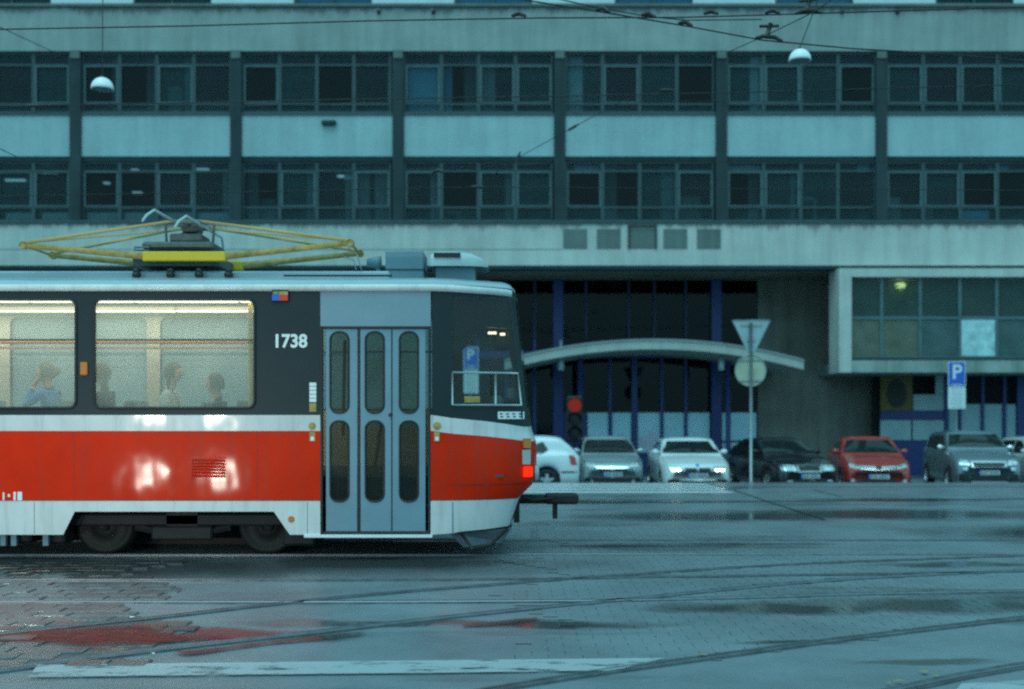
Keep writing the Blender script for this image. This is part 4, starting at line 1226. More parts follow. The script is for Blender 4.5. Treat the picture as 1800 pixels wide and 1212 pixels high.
# plate below the cab window, following the taper
def on_taper(px, z, out=.006):
    # point on the tapered side seen at photograph column px
    best = None
    for c in np.linspace(0, 5, 200):
        i = min(int(c), 4); f = c - i
        a = plan(i, z); b = plan(i+1, z)
        x, y = a[0]+(b[0]-a[0])*f, a[1]+(b[1]-a[1])*f
        e = abs(900 + x/y*F - px)
        if best is None or e < best[0]: best = (e, x, y, b[0]-a[0], b[1]-a[1])
    t = math.hypot(best[3], best[4])
    return Vector((best[1] + best[4]/t*out, best[2] - best[3]/t*out, z))
def taper_patch(name, pa, pb, za, zb_, mat, parent=None, out=.006):
    m = MB(); n = 5
    m.grid([[on_taper(pa+(pb-pa)*k/n, za, out) for k in range(n+1)], [on_taper(pa+(pb-pa)*k/n, zb_, out) for k in range(n+1)]])
    return m.build(name, mat, parent or tram)
pl = taper_patch('name_plate', 875, 921, PZ(737, 13), PZ(724, 13), M['white_s'])
for k, a in enumerate((877, 888, 899, 910)):
    taper_patch('plate_print', a+2, a+7, PZ(734, 13), PZ(731.8, 13), M['t_dark'], pl, .009); taper_patch('plate_print', a+1, a+6, PZ(729, 13), PZ(726.8, 13), M['t_dark'], pl, .009)
taper_patch('cab_sticker', 816, 844, PZ(708, 12.9), PZ(697, 12.9), M['yellow'], out=.004)
# tail lamp cluster on the rear corner
def lamp(name, pa, pb, ya, yb, mat):
    m = MB(); n = 4
    za, zb_ = PZ(ya, 13.08), PZ(yb, 13.08)
    A = [[on_taper(pa+(pb-pa)*k/n, z, .03) for k in range(n+1)] for z in (za, zb_)]
    B = [[on_taper(pa+(pb-pa)*k/n, z, .001) for k in range(n+1)] for z in (za, zb_)]
    m.grid(A); m.grid([B[0], A[0]]); m.grid([A[1], B[1]]); m.grid([[A[0][0], A[1][0]], [B[0][0], B[1][0]]]); m.grid([[A[0][-1], A[1][-1]], [B[0][-1], B[1][-1]]])
    return m.build(name, mat, tram, bevel=.004)
lamp('amber_lamp', 919, 930, 788, 771, M['amber']); lamp('grey_lamp', 918, 930, 816, 791, M['dome']); lamp('tail_light', 920, 932, 838, 821, M['tail'])
# front face: lamps on the centre of the end
for yy in (13.45, 14.65):
    MB().lathe([(0, .05), (.08, .045), (.10, 0)], (nose(.95)+.0, yy, .95), 16, 'x').build('end_lamp', M['dome'], tram, smooth=True)

# --- inside: rails, poles, seats
for yy in (13.5, 14.6):
    MB().tube([(XS+.3, yy, 2.50), (-2.8, yy, 2.50)], .017, 8).build('handrail', M['orange'], tram, smooth=True)
for px, dd in ((440, 13.3), (-330, 13.5)):
    MB().tube([(PX(px, dd), dd, .96), (PX(px, dd), dd, 3.03)], .026, 10).build('grab_pole', M['yellow_b'], tram, smooth=True)
for px in ():
    MB().tube([(PX(px, 14.6), 14.6, .96), (PX(px, 14.6), 14.6, 3.03)], .02, 8).build('grab_pole', M['yellow_b'], tram, smooth=True)
m = MB(); m.box(-2.95, -2.94, 12.95, 13.5, 1.0, 2.45); m.build('windbreak', glass('windbreak', (.8, .85, .85), fog=.35, fog_col=(.6, .6, .5)), tram)
def seat(x, y, face):
    m = MB(); s = face
    m.cbox(x-.22, x+.22, y-.22, y+.22, 1.33, 1.40, .02)
    m.add([(x-s*.22, y-.22, 1.36), (x-s*.22, y+.22, 1.36), (x-s*.30, y+.20, 1.80), (x-s*.30, y-.20, 1.80), (x-s*.26, y-.22, 1.36), (x-s*.26, y+.22, 1.36), (x-s*.34, y+.20, 1.80), (x-s*.34, y-.20, 1.80)],
          [(0, 1, 2, 3), (7, 6, 5, 4), (0, 3, 7, 4), (1, 5, 6, 2), (3, 2, 6, 7)])
    m.tube([(x, y, .96), (x, y, 1.34)], .03, 8)
    m.build('seat', M['seat'], tram)
SEATS = [(-5.47, 13.22, -1), (-4.72, 13.22, -1), (-4.0, 13.24, 1), (-3.45, 13.24, -1), (-6.3, 13.22, -1), (-7.1, 13.22, -1), (-5.3, 14.85, -1), (-6.1, 14.85, -1), (-4.3, 14.85, -1)]
for s_ in SEATS: seat(*s_)

# --- on the roof: pantograph, boxes, ventilator
pant = MB()
def rp(px, py, d): return (PX(px, d), d, PZ(py, d))
n_, f_ = 13.62, 14.48
RZ = 3.27
base = MB()
for d in (n_, f_): base.cbox(PX(252, n_), PX(398, n_), d-.05, d+.05, PZ(460, n_), PZ(443, n_), .012)
base.build('pantograph_beam', M['yellow_b'], tram)
b2 = MB(); b2.cbox(PX(262, 14.05), PX(386, 14.05), 13.75, 14.35, PZ(445, 14.05), PZ(431, 14.05), .03); b2.cbox(PX(306, 14.05), PX(362, 14.05), 13.85, 14.25, PZ(431, 14.05)+.001, PZ(415, 14.05), .02)
b2.box(PX(250, 14.05), PX(398, 14.05), 13.70, 14.40, PZ(474, 14.05), PZ(458, 14.05))
b2.tube([rp(262, 441, 13.7), rp(236, 440, 13.7), rp(236, 435, 13.7), rp(262, 435, 13.7)], .012, 6)
b2.build('pantograph_motor_frame', M['greygreen'], tram)
m = MB()
for px in (240, 300, 350, 402):
    for d in (n_, f_): m.lathe([(.02, -.02), (.055, -.02), (.055, .02), (.035, .03), (.055, .05), (.055, .08), (.035, .09), (.055, .11), (.03, .14)], (PX(px, n_), d, RZ-.02), 10)
m.build('pantograph_insulators', M['insul'], tram, smooth=True)
arms = MB(); up = MB()
hx = {}
for sgn, hpx, hpy in ((-1, 42, 432), (1, 616, 428)):
    for d in (n_, f_):
        X_, Z_ = PX(hpx, n_), PZ(hpy, n_)
        xi = PX(250 if sgn < 0 else 400, n_)
        arms.tube([(xi - sgn*.12, d, 3.53), (X_, d, Z_)], [.044, .030], 10)
        arms.tube([(X_, d-.04, Z_), (X_, d+.04, Z_)],   .045, 10)
        hx[(sgn, d)] = (X_, d, Z_ + .03)
    arms.tube([(PX(hpx, n_), n_, PZ(hpy, n_)), (PX(hpx, n_), f_, PZ(hpy, n_))], .016, 8)
    xs2, zt2 = -3.95 + sgn*.16, 3.99
    for d, yt in ((n_, 13.80), (f_, 14.30)):
        up.tube([hx[(sgn, d)], (xs2, yt, zt2)], [.022, .018], 8)
    # cross stay from one near hinge region to the far top
    a = Vector(hx[(sgn, n_)]); b = Vector((xs2, 13.80, zt2))
    up.tube([a.lerp(b, .02), (xs2, 14.30, zt2 - .02)], .010, 6)
arms.build('pantograph_lower_arms', M['yellow'], tram, smooth=True)
up.build('pantograph_upper_arms', pm('upper_arm_paint', (.46, .33, .13), rough=.5), tram, smooth=True)
hd = MB(); hz = 4.0
hd.tube([(-4.12, 13.8, hz-.02), (-3.78, 13.8, hz-.02)], .03, 8); hd.tube([(-4.12, 14.3, hz-.02), (-3.78, 14.3, hz-.02)], .03, 8)
hd.tube([(-3.95, 13.8, hz-.03), (-3.95, 14.3, hz-.03)], .035, 8)
for sx_ in (-1, 1):
    hd.tube([(-3.95+sx_*.12, 13.85, hz-.05), (-3.95-sx_*.12, 14.0, 3.86)], .014, 6); hd.tube([(-3.95+sx_*.3, 13.95, 4.0), (-3.95+sx_*.28, 13.95, 3.68)], .016, 6)
hd.cbox(-4.05, -3.85, 13.9, 14.2, 3.88, 3.98, .02)
hd.build('pantograph_head', M['greygreen'], tram)
hs = MB()
for sx_, dz in ((-.2, .05), (.17, -.02)):
    x = -3.95 + sx_; z = hz - .035 + dz
    hs.tube([(x-.08, 13.02, z-.16), (x-.05, 13.08, z-.08), (x, 13.2, z), (x, 14.82, z), (x-.03, 15.0, z-.10), (x-.07, 15.1, z-.20)], .016, 8)
hs.build('contact_strips', M['dome'], tram, smooth=True)
MB().cbox(PX(-100, 14.05)-3, PX(690, 14.05), 13.72, 14.38, 3.24, 3.375, .02).build('roof_duct', M['t_roof'], tram)
rb = MB().cbox(PX(682, 14.05), PX(748, 14.05), 13.75, 14.35, 3.26, PZ(447, 14.05), .015).build('roof_box', M['ac'], tram)
MB().box(PX(681, 14.05), PX(749, 14.05), 13.74, 14.36, PZ(480.5, 14.05), PZ(479, 14.05)).build('lid_seam', M['t_dark'], rb)
# ventilator shell
m = MB()
rowsv = []
x0_, x1_ = PX(757, 14.05), PX(860, 14.05)
for t, zz, wy in ((0, .02, .30), (.02, .15, .34), (.1, .185, .36), (.45, .19, .36), (.7, .165, .34), (.88, .11, .30), (.97, .04, .24), (1.0, -.02, .2)):
    x = x0_ + (x1_-x0_)*t; zb_ = PZ(473, 14.05)
    rowsv.append([(x, TC-wy, zb_-.01), (x, TC-wy, zb_+zz*.55), (x, TC-wy*.75, zb_+zz*.92), (x, TC, zb_+zz), (x, TC+wy*.75, zb_+zz*.92), (x, TC+wy, zb_+zz*.55), (x, TC+wy, zb_-.01)])
m.grid(rowsv); v = m.build('roof_ventilator', M['dome'], tram, smooth=True)
MB().cbox(PX(768, 14.05), PX(836, 14.05), 13.8, 14.3, 3.2, PZ(473, 14.05), .01).build('ventilator_base', M['ac'], tram)
MB().box(PX(766, 14.05), PX(812, 14.05), TC-.375, TC-.363, PZ(460, 14.05), PZ(452, 14.05)).build('ventilator_grille', M['t_dark'], tram)
m = MB(); m.lathe([(0, -.1), (.05, -.09), (.075, .02), (.08, .08), (0, .08)], (PX(661, 14.05), 13.9, PZ(465, 14.05)), 12, 'x'); m.tube([(PX(664, 14.05), 13.9, PZ(465, 14.05)), (PX(672, 14.05), 13.9, 3.3)], .03, 8)
m.build('roof_horn', M['ac'], tram, smooth=True)
m = MB(); m.tube([rp(612, 436, n_), rp(628, 448, 13.7), rp(634, 470, 13.7), (PX(636, 13.7), 13.8, 3.35)], .008, 6); m.tube([rp(602, 450, f_), rp(622, 458, 13.9), rp(626, 474, 13.9)], .008, 6)
m.build('roof_cable', M['galv'], tram)
MB().tube([(PX(500, 13.3), 13.25, 3.26), (PX(690, 13.3), 13.25, 3.26)], .012, 6).build('roof_cable', M['under'], tram)

# panel joints
for px, a, b in ((60, .30, .66), (-180, .30, .66), (540, .30, .66), (-300, .69, 1.45), (130, .69, 1.45), (452, .69, 1.45)):
    MB().box(tx(px), tx(px)+.005, TY-.0015, TY, a, b).build('panel_joint', M['rubber'], tram)
taper_patch('panel_joint', 797, 928, PZ(852, 13), PZ(851, 13), M['rubber'], out=.003)
taper_patch('panel_joint', 795, 797, .30, .66, M['t_door'], out=.003)
for px in range(20, 560, 36):
    MB().lathe([(0, -.003), (.007, -.002), (.009, 0)], (tx(px), TY, .655), 8, 'y').build('rivet', M['t_white'], tram)
# ================================================================== CARS
M['c_glass'] = pm('car_glass', (0.012, 0.018, 0.018), rough=0.06, spec=0.6, coat=0.6, coat_rough=.03, var=0.2, scale=2)
M['c_trim'] = pm('car_trim', (0.014, 0.014, 0.015), rough=0.5, var=0.15)
M['chrome'] = pm('chrome', (0.75, 0.78, 0.8), rough=0.15, metal=1.0, var=0)
M['lens'] = pm('headlight_lens', (0.62, 0.68, 0.70), rough=0.16, metal=0.35, coat=.6, var=0.45, scale=11)
M['red_lens'] = pm('red_lens', (0.5, 0.02, 0.02), rough=0.15, coat=.6, var=0.1)
M['tyre'] = pm('tyre', (0.012, 0.012, 0.012), rough=0.75, var=0.2)
M['rim'] = pm('alloy_rim', (0.5, 0.53, 0.55), rough=0.3, metal=0.8, var=0.1)
M['plate'] = pm('number_plate', (0.55, 0.60, 0.62), rough=0.4, var=0.1)
M['head_on'] = emit('lit_headlight', (0.95, 1.0, 0.92), 9.0)

def smooth1(a, k=2):
    a = np.array(a, float)
    for _ in range(k):
        b = a.copy(); b[1:-1] = (a[:-2] + 2*a[1:-1] + a[2:]) / 4; a = b
    return a
def paint(name, rgb, metal=0.0, rough=0.35):
    return pm(name, rgb, rough=rough, metal=metal, coat=0.8, coat_rough=.06, var=0.06, scale=2)

def make_car(name, label, spec):
    s = dict(L=4.25, W=1.75, H=1.46, R=.31, fa=.185, ra=.79, hood=[(0, .58), (.015, .68), (.05, .75), (.15, .87), (.26, .95), (.3, .97), (.5, .98), (.8, 1.0), (.95, .98), (1, .9)],
             gh=[(.25, 0), (.44, 1), (.55, 1.02), (.75, .95), (.90, .45), (.97, 0)], ws=(.26, .43), lit=False, zb=.17, tumble=.30)
    s.update(spec)
    L, W, H, R_ = s['L'], s['W'], s['H'], s['R']
    root = thing(name, label, s.get('cat', 'car'), (0, 0, 0))
    N = 110
    t = np.linspace(0, 1, N)
    zt = smooth1(np.interp(t, [a for a, b in s['hood']], [b for a, b in s['hood']]), 4)
    gg = smooth1(np.interp(t, [a for a, b in s['gh']], [b for a, b in s['gh']]), 3)
    gg = np.clip(gg, 0, 2)
    w = np.interp(t, [0, .006, .02, .05, .10, .18, .5, .85, .93, .975, .994, 1], [.70, .80, .88, .945, .98, 1, 1, .985, .96, .92, .86, .78]) * W/2
    zroof = zt + gg * (H - zt - .03)
    yA = {'f': (s['fa']-.5)*L, 'r': (s['ra']-.5)*L}
    ra = R_ + .055
    rows = []
    for i in range(N):
        y = (t[i]-.5)*L
        zb = s['zb'] + (.05 if t[i] < .02 or t[i] > .98 else 0)
        for q in yA.values():
            if abs(y-q) < ra: zb = max(zb, R_ + math.sqrt(ra*ra-(y-q)**2))
        z1 = max(zt[i], zb+.06); h = z1 - zb; ww = w[i]
        g = max(0, zroof[i] - z1)
        ws_ = ww*.90
        half = [(0, zb), (ww*.80, zb), (ww*.97, zb+.02), (ww*.995, zb+h*.3), (ww, zb+h*.5), (ww*.985, zb+h*.72), (ww*.965, z1-.05 if h > .2 else zb+h*.8), (ww*.93, z1-.008), (ws_, z1+.006)]
        rw_ = ws_ - s['tumble']*g
        half += [(ws_ - s['tumble']*g*.33, z1+.006+g*.33), (ws_ - s['tumble']*g*.66, z1+.008+g*.66), (rw_, z1+.01+g*.90), (rw_*.93, z1+.012+g*.98), (rw_*.6, z1+.018+g+.012), (0, z1+.02+g+.022)]
        row = [(x, y, z) for x, z in half] + [(-x, y, z) for x, z in half[-2:0:-1]]
        rows.append(row)
    m = MB(); m.grid(rows, closed=True)
    n = len(rows[0])
    m.f.append(tuple(range(n))); m.f.append(tuple((N-1)*n + k for k in range(n-1, -1, -1)))
    bvh = BVHTree.FromPolygons([Vector(v) for v in m.v], m.f)
    body = m.build('body', s['paint'], root, smooth=True)
    def proj(axis, sign, a, z, off):
        if axis == 'y': o, d = Vector((a, -sign*6, z)), Vector((0, sign, 0))
        else: o, d = Vector((-sign*6, a, z)), Vector((sign, 0, 0))
        h = bvh.ray_cast(o, d)
        if h[0] is None: return None
        return h[0] - d*off
    def patch(nm, c4, mat, axis='y', sign=1, nu=8, nv=5, off=.008, mirror=False, parent=None, bow=0.0):
        """c4: four (a, z) corners bl, br, tr, tl laid on the body along an axis"""
        out = []
        for mir in ((1, -1) if mirror else (1,)):
            g = []
            ok = True
            for j in range(nv+1):
                r = []
                for i in range(nu+1):
                    u, v = i/nu, j/nv
                    a = (c4[0][0]*(1-u)+c4[1][0]*u)*(1-v) + (c4[3][0]*(1-u)+c4[2][0]*u)*v
                    z = (c4[0][1]*(1-u)+c4[1][1]*u)*(1-v) + (c4[3][1]*(1-u)+c4[2][1]*u)*v + bow*(4*u*(1-u))*(1 if v > .5 else 1)
                    if axis == 'y': p = proj(axis, sign, a*mir, z, off)
                    else: p = proj(axis, sign*mir, a, z, off)
                    if p is None: ok = False; break
                    r.append(p)
                if not ok: break
                g.append(r)
            if ok and g:
                out.append(MB().grid(g).build(nm, mat, parent or root, smooth=True))
        return out
    # glass
    tA, tB = s['ws']
    zA = float(np.interp(tA, t, zroof)) + .035; zBt = float(np.interp(tB, t, zroof)) - .03
    wA = W/2*.86; wB = W/2*.90 - s['tumble']*(H-1.0) - .02
    patch('windscreen', [(-wA+.02, zA), (wA-.02, zA), (wB, zBt), (-wB, zBt)], M['c_glass'], nu=10, nv=7, off=.006)
    if s.get('rear'):
        tC, tD = s['rear']; zC = float(np.interp(tC, t, zroof)) - .02; zD = float(np.interp(tD, t, zroof)) + .03
        patch('rear_window', [(-wA+.12, zD), (wA-.12, zD), (wB-.05, zC), (-wB+.05, zC)], M['c_glass'], sign=-1, nu=8, nv=5, off=.006)
    for c4 in s['side']:
        y4 = [((a-.5)*L, z) for a, z in c4]
        patch('side_window', y4, M['c_glass'], axis='x', nu=6, nv=5, off=.006, mirror=True)
    # door seams and handles
    for tt in s.get('seams', (.36, .56, .72)):
        yy = (tt-.5)*L
        patch('door_seam', [(yy, .34), (yy+.008, .34), (yy+.008, .93), (yy, .93)], M['c_trim'], axis='x', nu=1, nv=8, off=.002, mirror=True)
    for tt in s.get('handles', (.52, .68)):
        yy = (tt-.5)*L
        for o in patch('door_handle', [(yy-.09, .83), (yy+.05, .83), (yy+.05, .86), (yy-.09, .86)], s.get('handle', M['c_trim']), axis='x', nu=3, nv=2, off=.02, mirror=True): pass
    # sills and bumpers
    zb = s['zb']
    patch('lower_grille', [(-W*.28, zb+.08), (W*.28, zb+.08), (W*.31, zb+.19), (-W*.31, zb+.19)], M['c_trim'], nu=8, nv=2)
    patch('fog_recess', [(W*.33, zb+.10), (W*.43, zb+.12), (W*.42, zb+.22), (W*.345, zb+.20)], M['c_trim'], nu=3, nv=2, mirror=True)
    pz = s.get('plate_z', .42)
    pl = patch('number_plate', [(-.26, pz), (.26, pz), (.26, pz+.11), (-.26, pz+.11)], M['plate'], nu=6, nv=1, off=.022)[0]
    patch('plate_band', [(-.26, pz+.002), (-.22, pz+.002), (-.22, pz+.108), (-.26, pz+.108)], M['sign_blue'], nu=1, nv=1, off=.025, parent=pl)
    for k in range(7):
        a = -.20 + k*.06 + (.02 if k > 2 else 0)
        patch('plate_mark', [(a, pz+.02), (a+.035, pz+.02), (a+.035, pz+.09), (a, pz+.09)], M['ink'], nu=1, nv=1, off=.026, parent=pl)
    for nm, c4, mat, kw in s['front']:
        if nm == 'headlight' and not s.get('bright'):
            cx_ = sum(p[0] for p in c4)/4; cz_ = sum(p[1] for p in c4)/4
            patch('headlight_bezel', [(cx_+(p[0]-cx_)*1.14, cz_+(p[1]-cz_)*1.3) for p in c4], M['c_trim'], mirror=kw.get('mirror', False), nu=6, nv=3, off=.005)
        patch(nm, c4, mat, **kw)
    # rear lamps
    for nm, c4, mat in s.get('tail', []):
        y4 = [((a-.5)*L, z) for a, z in c4]
        patch(nm, y4, mat, axis='x', nu=4, nv=4, off=.008, mirror=True)
    # mirrors
    tm = (s['ws'][0] + .055 - .5)*L
    zm = float(np.interp(s['ws'][0]+.04, t, zt)) + .10
    for sg in (1, -1):
        mm = MB()
        x = sg*(W/2*.90)
        rws = []
        for k, (dx, hh, dy) in enumerate(((.0, .02, .03), (.05, .05, .05), (.10, .075, .07), (.16, .07, .065), (.20, .03, .03))):
            rws.append([(x+sg*dx, tm+dy*math.cos(a)*.9, zm+hh*math.sin(a)) for a in [2*math.pi*q/10 for q in range(10)]])
        mm.grid(rws, closed=True); mm.f.append(tuple(len(mm.v)-10+k for k in range(10)))
        mm.build('wing_mirror', s.get('mirror', s['paint']), root, smooth=True)
    # wheels
    for q in yA.values():
        for sg in (1, -1):
            xw = sg*(W/2 - .11)
            wm = MB(); wm.lathe([(R_*.62, sg*.09), (R_*.68, sg*.105), (R_*.93, sg*.105), (R_, sg*.06), (R_, -sg*.09), (R_*.6, -sg*.10)], (xw, q, R_), 26, 'x')
            wo = wm.build('wheel', M['tyre'], root, smooth=True)
            rm = MB()
            rm.lathe([(R_*.64, sg*.085), (R_*.60, sg*.098), (R_*.57, sg*.06), (R_*.56, -sg*.02)], (xw, q, R_), 26, 'x')
            for k in range(5):
                a = 2*math.pi*k/5 + .3
                c, e = math.cos(a), math.sin(a)
                px_, pz_ = -e, c
                r0, r1, w0, w1 = .04, R_*.60, .045, .032
                vs = []
                for rr_, ww_, dd in ((r0, w0, .085), (r1, w1, .08)):
                    for sgn in (-1, 1):
                        vs.append((xw+sg*dd, q+c*rr_+px_*ww_*sgn, R_+e*rr_+pz_*ww_*sgn)); vs.append((xw+sg*(dd-.05), q+c*rr_+px_*ww_*sgn, R_+e*rr_+pz_*ww_*sgn))
                rm.add(vs, [(0, 2, 6, 4), (0, 4, 5, 1), (2, 3, 7, 6)])
            rm.lathe([(0, sg*.092), (.05, sg*.09), (.06, sg*.06)], (xw, q, R_), 12, 'x')
            rm.build('rim', M['rim'], wo)
            MB().lathe([(0, -sg*.03), (R_*.57, -sg*.03)], (xw, q, R_), 20, 'x').build('brake_disc', M['c_trim'], wo)
    # dark underside and wells
    u = MB(); u.box(-W/2*.72, W/2*.72, -L/2+.25, L/2-.25, .19, .40); u.build('underbody', M['c_trim'], root)
    # windscreen wipers
    yw = (tA-.5)*L
    for x0_, x1_ in ((-.55, .0), (.05, .6)):
        a = proj('y', 1, x0_, zA+.01, .015); b = proj('y', 1, x1_, zA+.05, .015)
        if a and b: MB().tube([a, a.lerp(b, .5), b], .007, 5).build('wiper', M['c_trim'], root)
    return root

def ell(cx, cz, rx_, rz_): return [(cx-rx_, cz-rz_), (cx+rx_, cz-rz_), (cx+rx_, cz+rz_), (cx-rx_, cz+rz_)]
HATCH_SIDE = [[(.33, 1.0), (.54, 1.0), (.54, 1.36), (.455, 1.34)], [(.555, 1.0), (.72, 1.0), (.735, 1.33), (.555, 1.36)], [(.735, 1.02), (.84, 1.05), (.80, 1.26), (.748, 1.32)]]
SEDAN_SIDE = [[(.34, 1.0), (.52, 1.0), (.52, 1.33), (.45, 1.31)], [(.535, 1.0), (.69, 1.0), (.685, 1.30), (.535, 1.33)], [(.70, 1.02), (.76, 1.04), (.735, 1.18), (.698, 1.27)]]
SEDAN_GH = [(.27, 0), (.445, 1), (.55, 1.02), (.68, .94), (.83, .05), (.86, 0), (1, 0)]

# silver blue hatchback, one broad chrome bar over its grille
cA = make_car('hatchback_car', 'silver blue hatchback with a chrome bar across its grille, beside the white sedan', dict(
    paint=paint('silver_blue_paint', (0.40, 0.48, 0.51), .5, .38), side=HATCH_SIDE, rear=(.86, .95), tail=[],
    front=[('headlight', [(.42, .64), (.70, .68), (.72, .80), (.50, .78)], M['lens'], dict(mirror=True, nu=6, nv=3)),
           ('grille', [(-.40, .585), (.40, .585), (.42, .66), (-.42, .66)], M['c_trim'], dict(nu=8, nv=2)),
           ('chrome_bar', [(-.43, .635), (.43, .635), (.44, .685), (-.44, .685)], M['chrome'], dict(nu=10, nv=2, off=.02, bow=-.01)),
           ('emblem', ell(0, .645, .055, .045), M['chrome'], dict(nu=3, nv=3, off=.03)),
           ('bumper_slit', [(-.62, .36), (.62, .36), (.62, .385), (-.62, .385)], M['c_trim'], dict(nu=8, nv=1))]))
# white sedan, lamps lit
kid = lambda s: [(s*.03, .60), (s*.32, .61), (s*.34, .70), (s*.03, .70)] if s > 0 else [(-.32, .61), (-.03, .60), (-.03, .70), (-.34, .70)]
fB = []
for s_ in (1, -1):
    fB += [('kidney_grille', kid(s_), M['c_trim'], dict(nu=4, nv=4, off=.012)),
           ('headlight', [(s_*.40, .60), (s_*.76, .63), (s_*.75, .715), (s_*.44, .71)], M['lens'], dict(nu=6, nv=3, off=.01))]
    for cx_ in (.50, .64):
        for k in range(8):
            a0, a1 = R(200 + k*17.5), R(200 + (k+1)*17.5)
            r0, r1 = .042, .060
            zc_ = .672
            q = [(s_*cx_ + r1*math.cos(a0), zc_ + r1*math.sin(a0)), (s_*cx_ + r1*math.cos(a1), zc_ + r1*math.sin(a1)), (s_*cx_ + r0*math.cos(a1), zc_ + r0*math.sin(a1)), (s_*cx_ + r0*math.cos(a0), zc_ + r0*math.sin(a0))]
            fB.append(('light_ring', q, M['head_on'], dict(nu=1, nv=1, off=.02)))
    fB.append(('air_intake', [(s_*.42, .30), (s_*.78, .30), (s_*.72, .40), (s_*.50, .40)], M['c_trim'], dict(nu=4, nv=2, off=.01)))
    fB.append(('kidney_rim', [(s_*.025, .695), (s_*.36, .695), (s_*.36, .712), (s_*.025, .712)], M['chrome'], dict(nu=4, nv=1, off=.02)))
fB.append(('emblem', ell(0, .76, .035, .03), M['sign_blue'], dict(nu=2, nv=2, off=.012)))
cB = make_car('sedan_car', 'white sedan with both headlights lit, in front of the entrance posts', dict(L=4.62, W=1.83, H=1.43, plate_z=.445,
    paint=paint('white_paint', (0.72, 0.75, 0.75)), side=SEDAN_SIDE, gh=SEDAN_GH, front=fB, ws=(.285, .44), seams=(.36, .53, .70),
    hood=[(0, .60), (.012, .70), (.04, .76), (.15, .87), (.27, .95), (.3, .965), (.5, .97), (.8, 1.02), (.95, 1.02), (1, .9)]))
# dark sedan seen from its corner
cC = make_car('sedan_car', 'black sedan parked at an angle behind the road sign pole', dict(L=4.55, W=1.73, H=1.43,
    paint=paint('black_car_paint', (0.007, 0.009, 0.015)), side=SEDAN_SIDE, gh=[(.27, 0), (.44, 1), (.55, 1.02), (.70, .95), (.88, .1), (.91, 0), (1, 0)], ws=(.285, .435), mirror=M['c_trim'],
    front=[('headlight', [(.36, .60), (.74, .62), (.75, .76), (.36, .76)], M['lens'], dict(mirror=True, nu=6, nv=3)),
           ('grille_frame', [(-.33, .58), (.33, .58), (.33, .775), (-.33, .775)], M['chrome'], dict(nu=6, nv=4, off=.012)),
           ('grille', [(-.29, .615), (.29, .615), (.29, .735), (-.29, .735)], M['c_trim'], dict(nu=6, nv=3, off=.018)),
           ('emblem', ell(0, .765, .05, .03), M['chrome'], dict(nu=2, nv=2, off=.022)),
           ('fog_lamp', [(.48, .33), (.62, .33), (.62, .37), (.48, .37)], M['lens'], dict(mirror=True, nu=2, nv=1, off=.012))]))
# red sedan
cD = make_car('sedan_car', 'red sedan with a chrome strip joining its headlights', dict(L=4.6, W=1.78, H=1.46,
    paint=paint('red_car_paint', (0.42, 0.035, 0.026)), side=SEDAN_SIDE, gh=SEDAN_GH, ws=(.285, .44), plate_z=.40,
    front=[('headlight', [(.46, .66), (.74, .70), (.72, .80), (.50, .74)], M['lens'], dict(mirror=True, nu=6, nv=3)),
           ('grille', [(-.46, .635), (.46, .635), (.47, .70), (-.47, .70)], M['c_trim'], dict(nu=8, nv=2)),
           ('chrome_strip', [(0, .665), (.60, .715), (.60, .745), (0, .705)], M['chrome'], dict(mirror=True, nu=8, nv=2, off=.018)),
           ('chrome_strip', [(0, .625), (.46, .655), (.46, .67), (0, .645)], M['chrome'], dict(mirror=True, nu=8, nv=1, off=.018)),
           ('emblem', ell(0, .69, .07, .045), M['c_trim'], dict(nu=3, nv=3, off=.028)),
           ('wide_intake', [(-.50, .29), (.50, .29), (.40, .40), (-.40, .40)], M['c_trim'], dict(nu=6, nv=2, off=.010)),
           ('fog_lamp', ell(.66, .35, .05, .04), M['lens'], dict(mirror=True, nu=2, nv=2, off=.014))]))
# silver compact suv
SUV_SIDE = [[(.33, 1.12), (.54, 1.12), (.54, 1.50), (.45, 1.47)], [(.555, 1.12), (.73, 1.12), (.73, 1.48), (.555, 1.50)], [(.745, 1.13), (.90, 1.15), (.86, 1.42), (.745, 1.47)]]
cE = make_car('suv_car', 'grey blue compact suv parked under the parking sign', dict(L=4.22, W=1.79, H=1.62, R=.335,
    paint=paint('grey_blue_paint', (0.20, 0.27, 0.31), .5, .38), side=SUV_SIDE, zb=.22, tumble=.27, ws=(.28, .425), mirror=M['chrome'],
    hood=[(0, .68), (.012, .78), (.04, .86), (.14, 1.0), (.25, 1.06), (.3, 1.08), (.5, 1.09), (.8, 1.12), (.95, 1.1), (1, .95)],
    gh=[(.25, 0), (.43, 1), (.55, 1.02), (.80, .97), (.92, .8), (.985, 0)], plate_z=.50,
    front=[('headlight', [(.46, .74), (.74, .76), (.72, .92), (.50, .86)], M['lens'], dict(mirror=True, nu=6, nv=3)),
           ('grille_frame', [(-.42, .70), (.42, .70), (.44, .855), (-.44, .855)], M['chrome'], dict(nu=8, nv=3, off=.012)),
           ('grille', [(-.39, .715), (.39, .715), (.41, .82), (-.41, .82)], M['c_trim'], dict(nu=8, nv=3, off=.018)),
           ('lower_mask', [(-.46, .30), (.46, .30), (.44, .50), (-.44, .50)], M['c_trim'], dict(nu=6, nv=3, off=.010)),
           ('skid_plate', [(-.40, .27), (.40, .27), (.46, .325), (-.46, .325)], M['chrome'], dict(nu=6, nv=1, off=.016)),
           ('fog_lamp', ell(.60, .66, .06, .045), M['lens'], dict(mirror=True, nu=3, nv=2, off=.014)),
           ('bumper_guard', [(.50, .30), (.80, .34), (.80, .52), (.50, .50)], M['c_trim'], dict(mirror=True, nu=4, nv=3, off=.008))]))
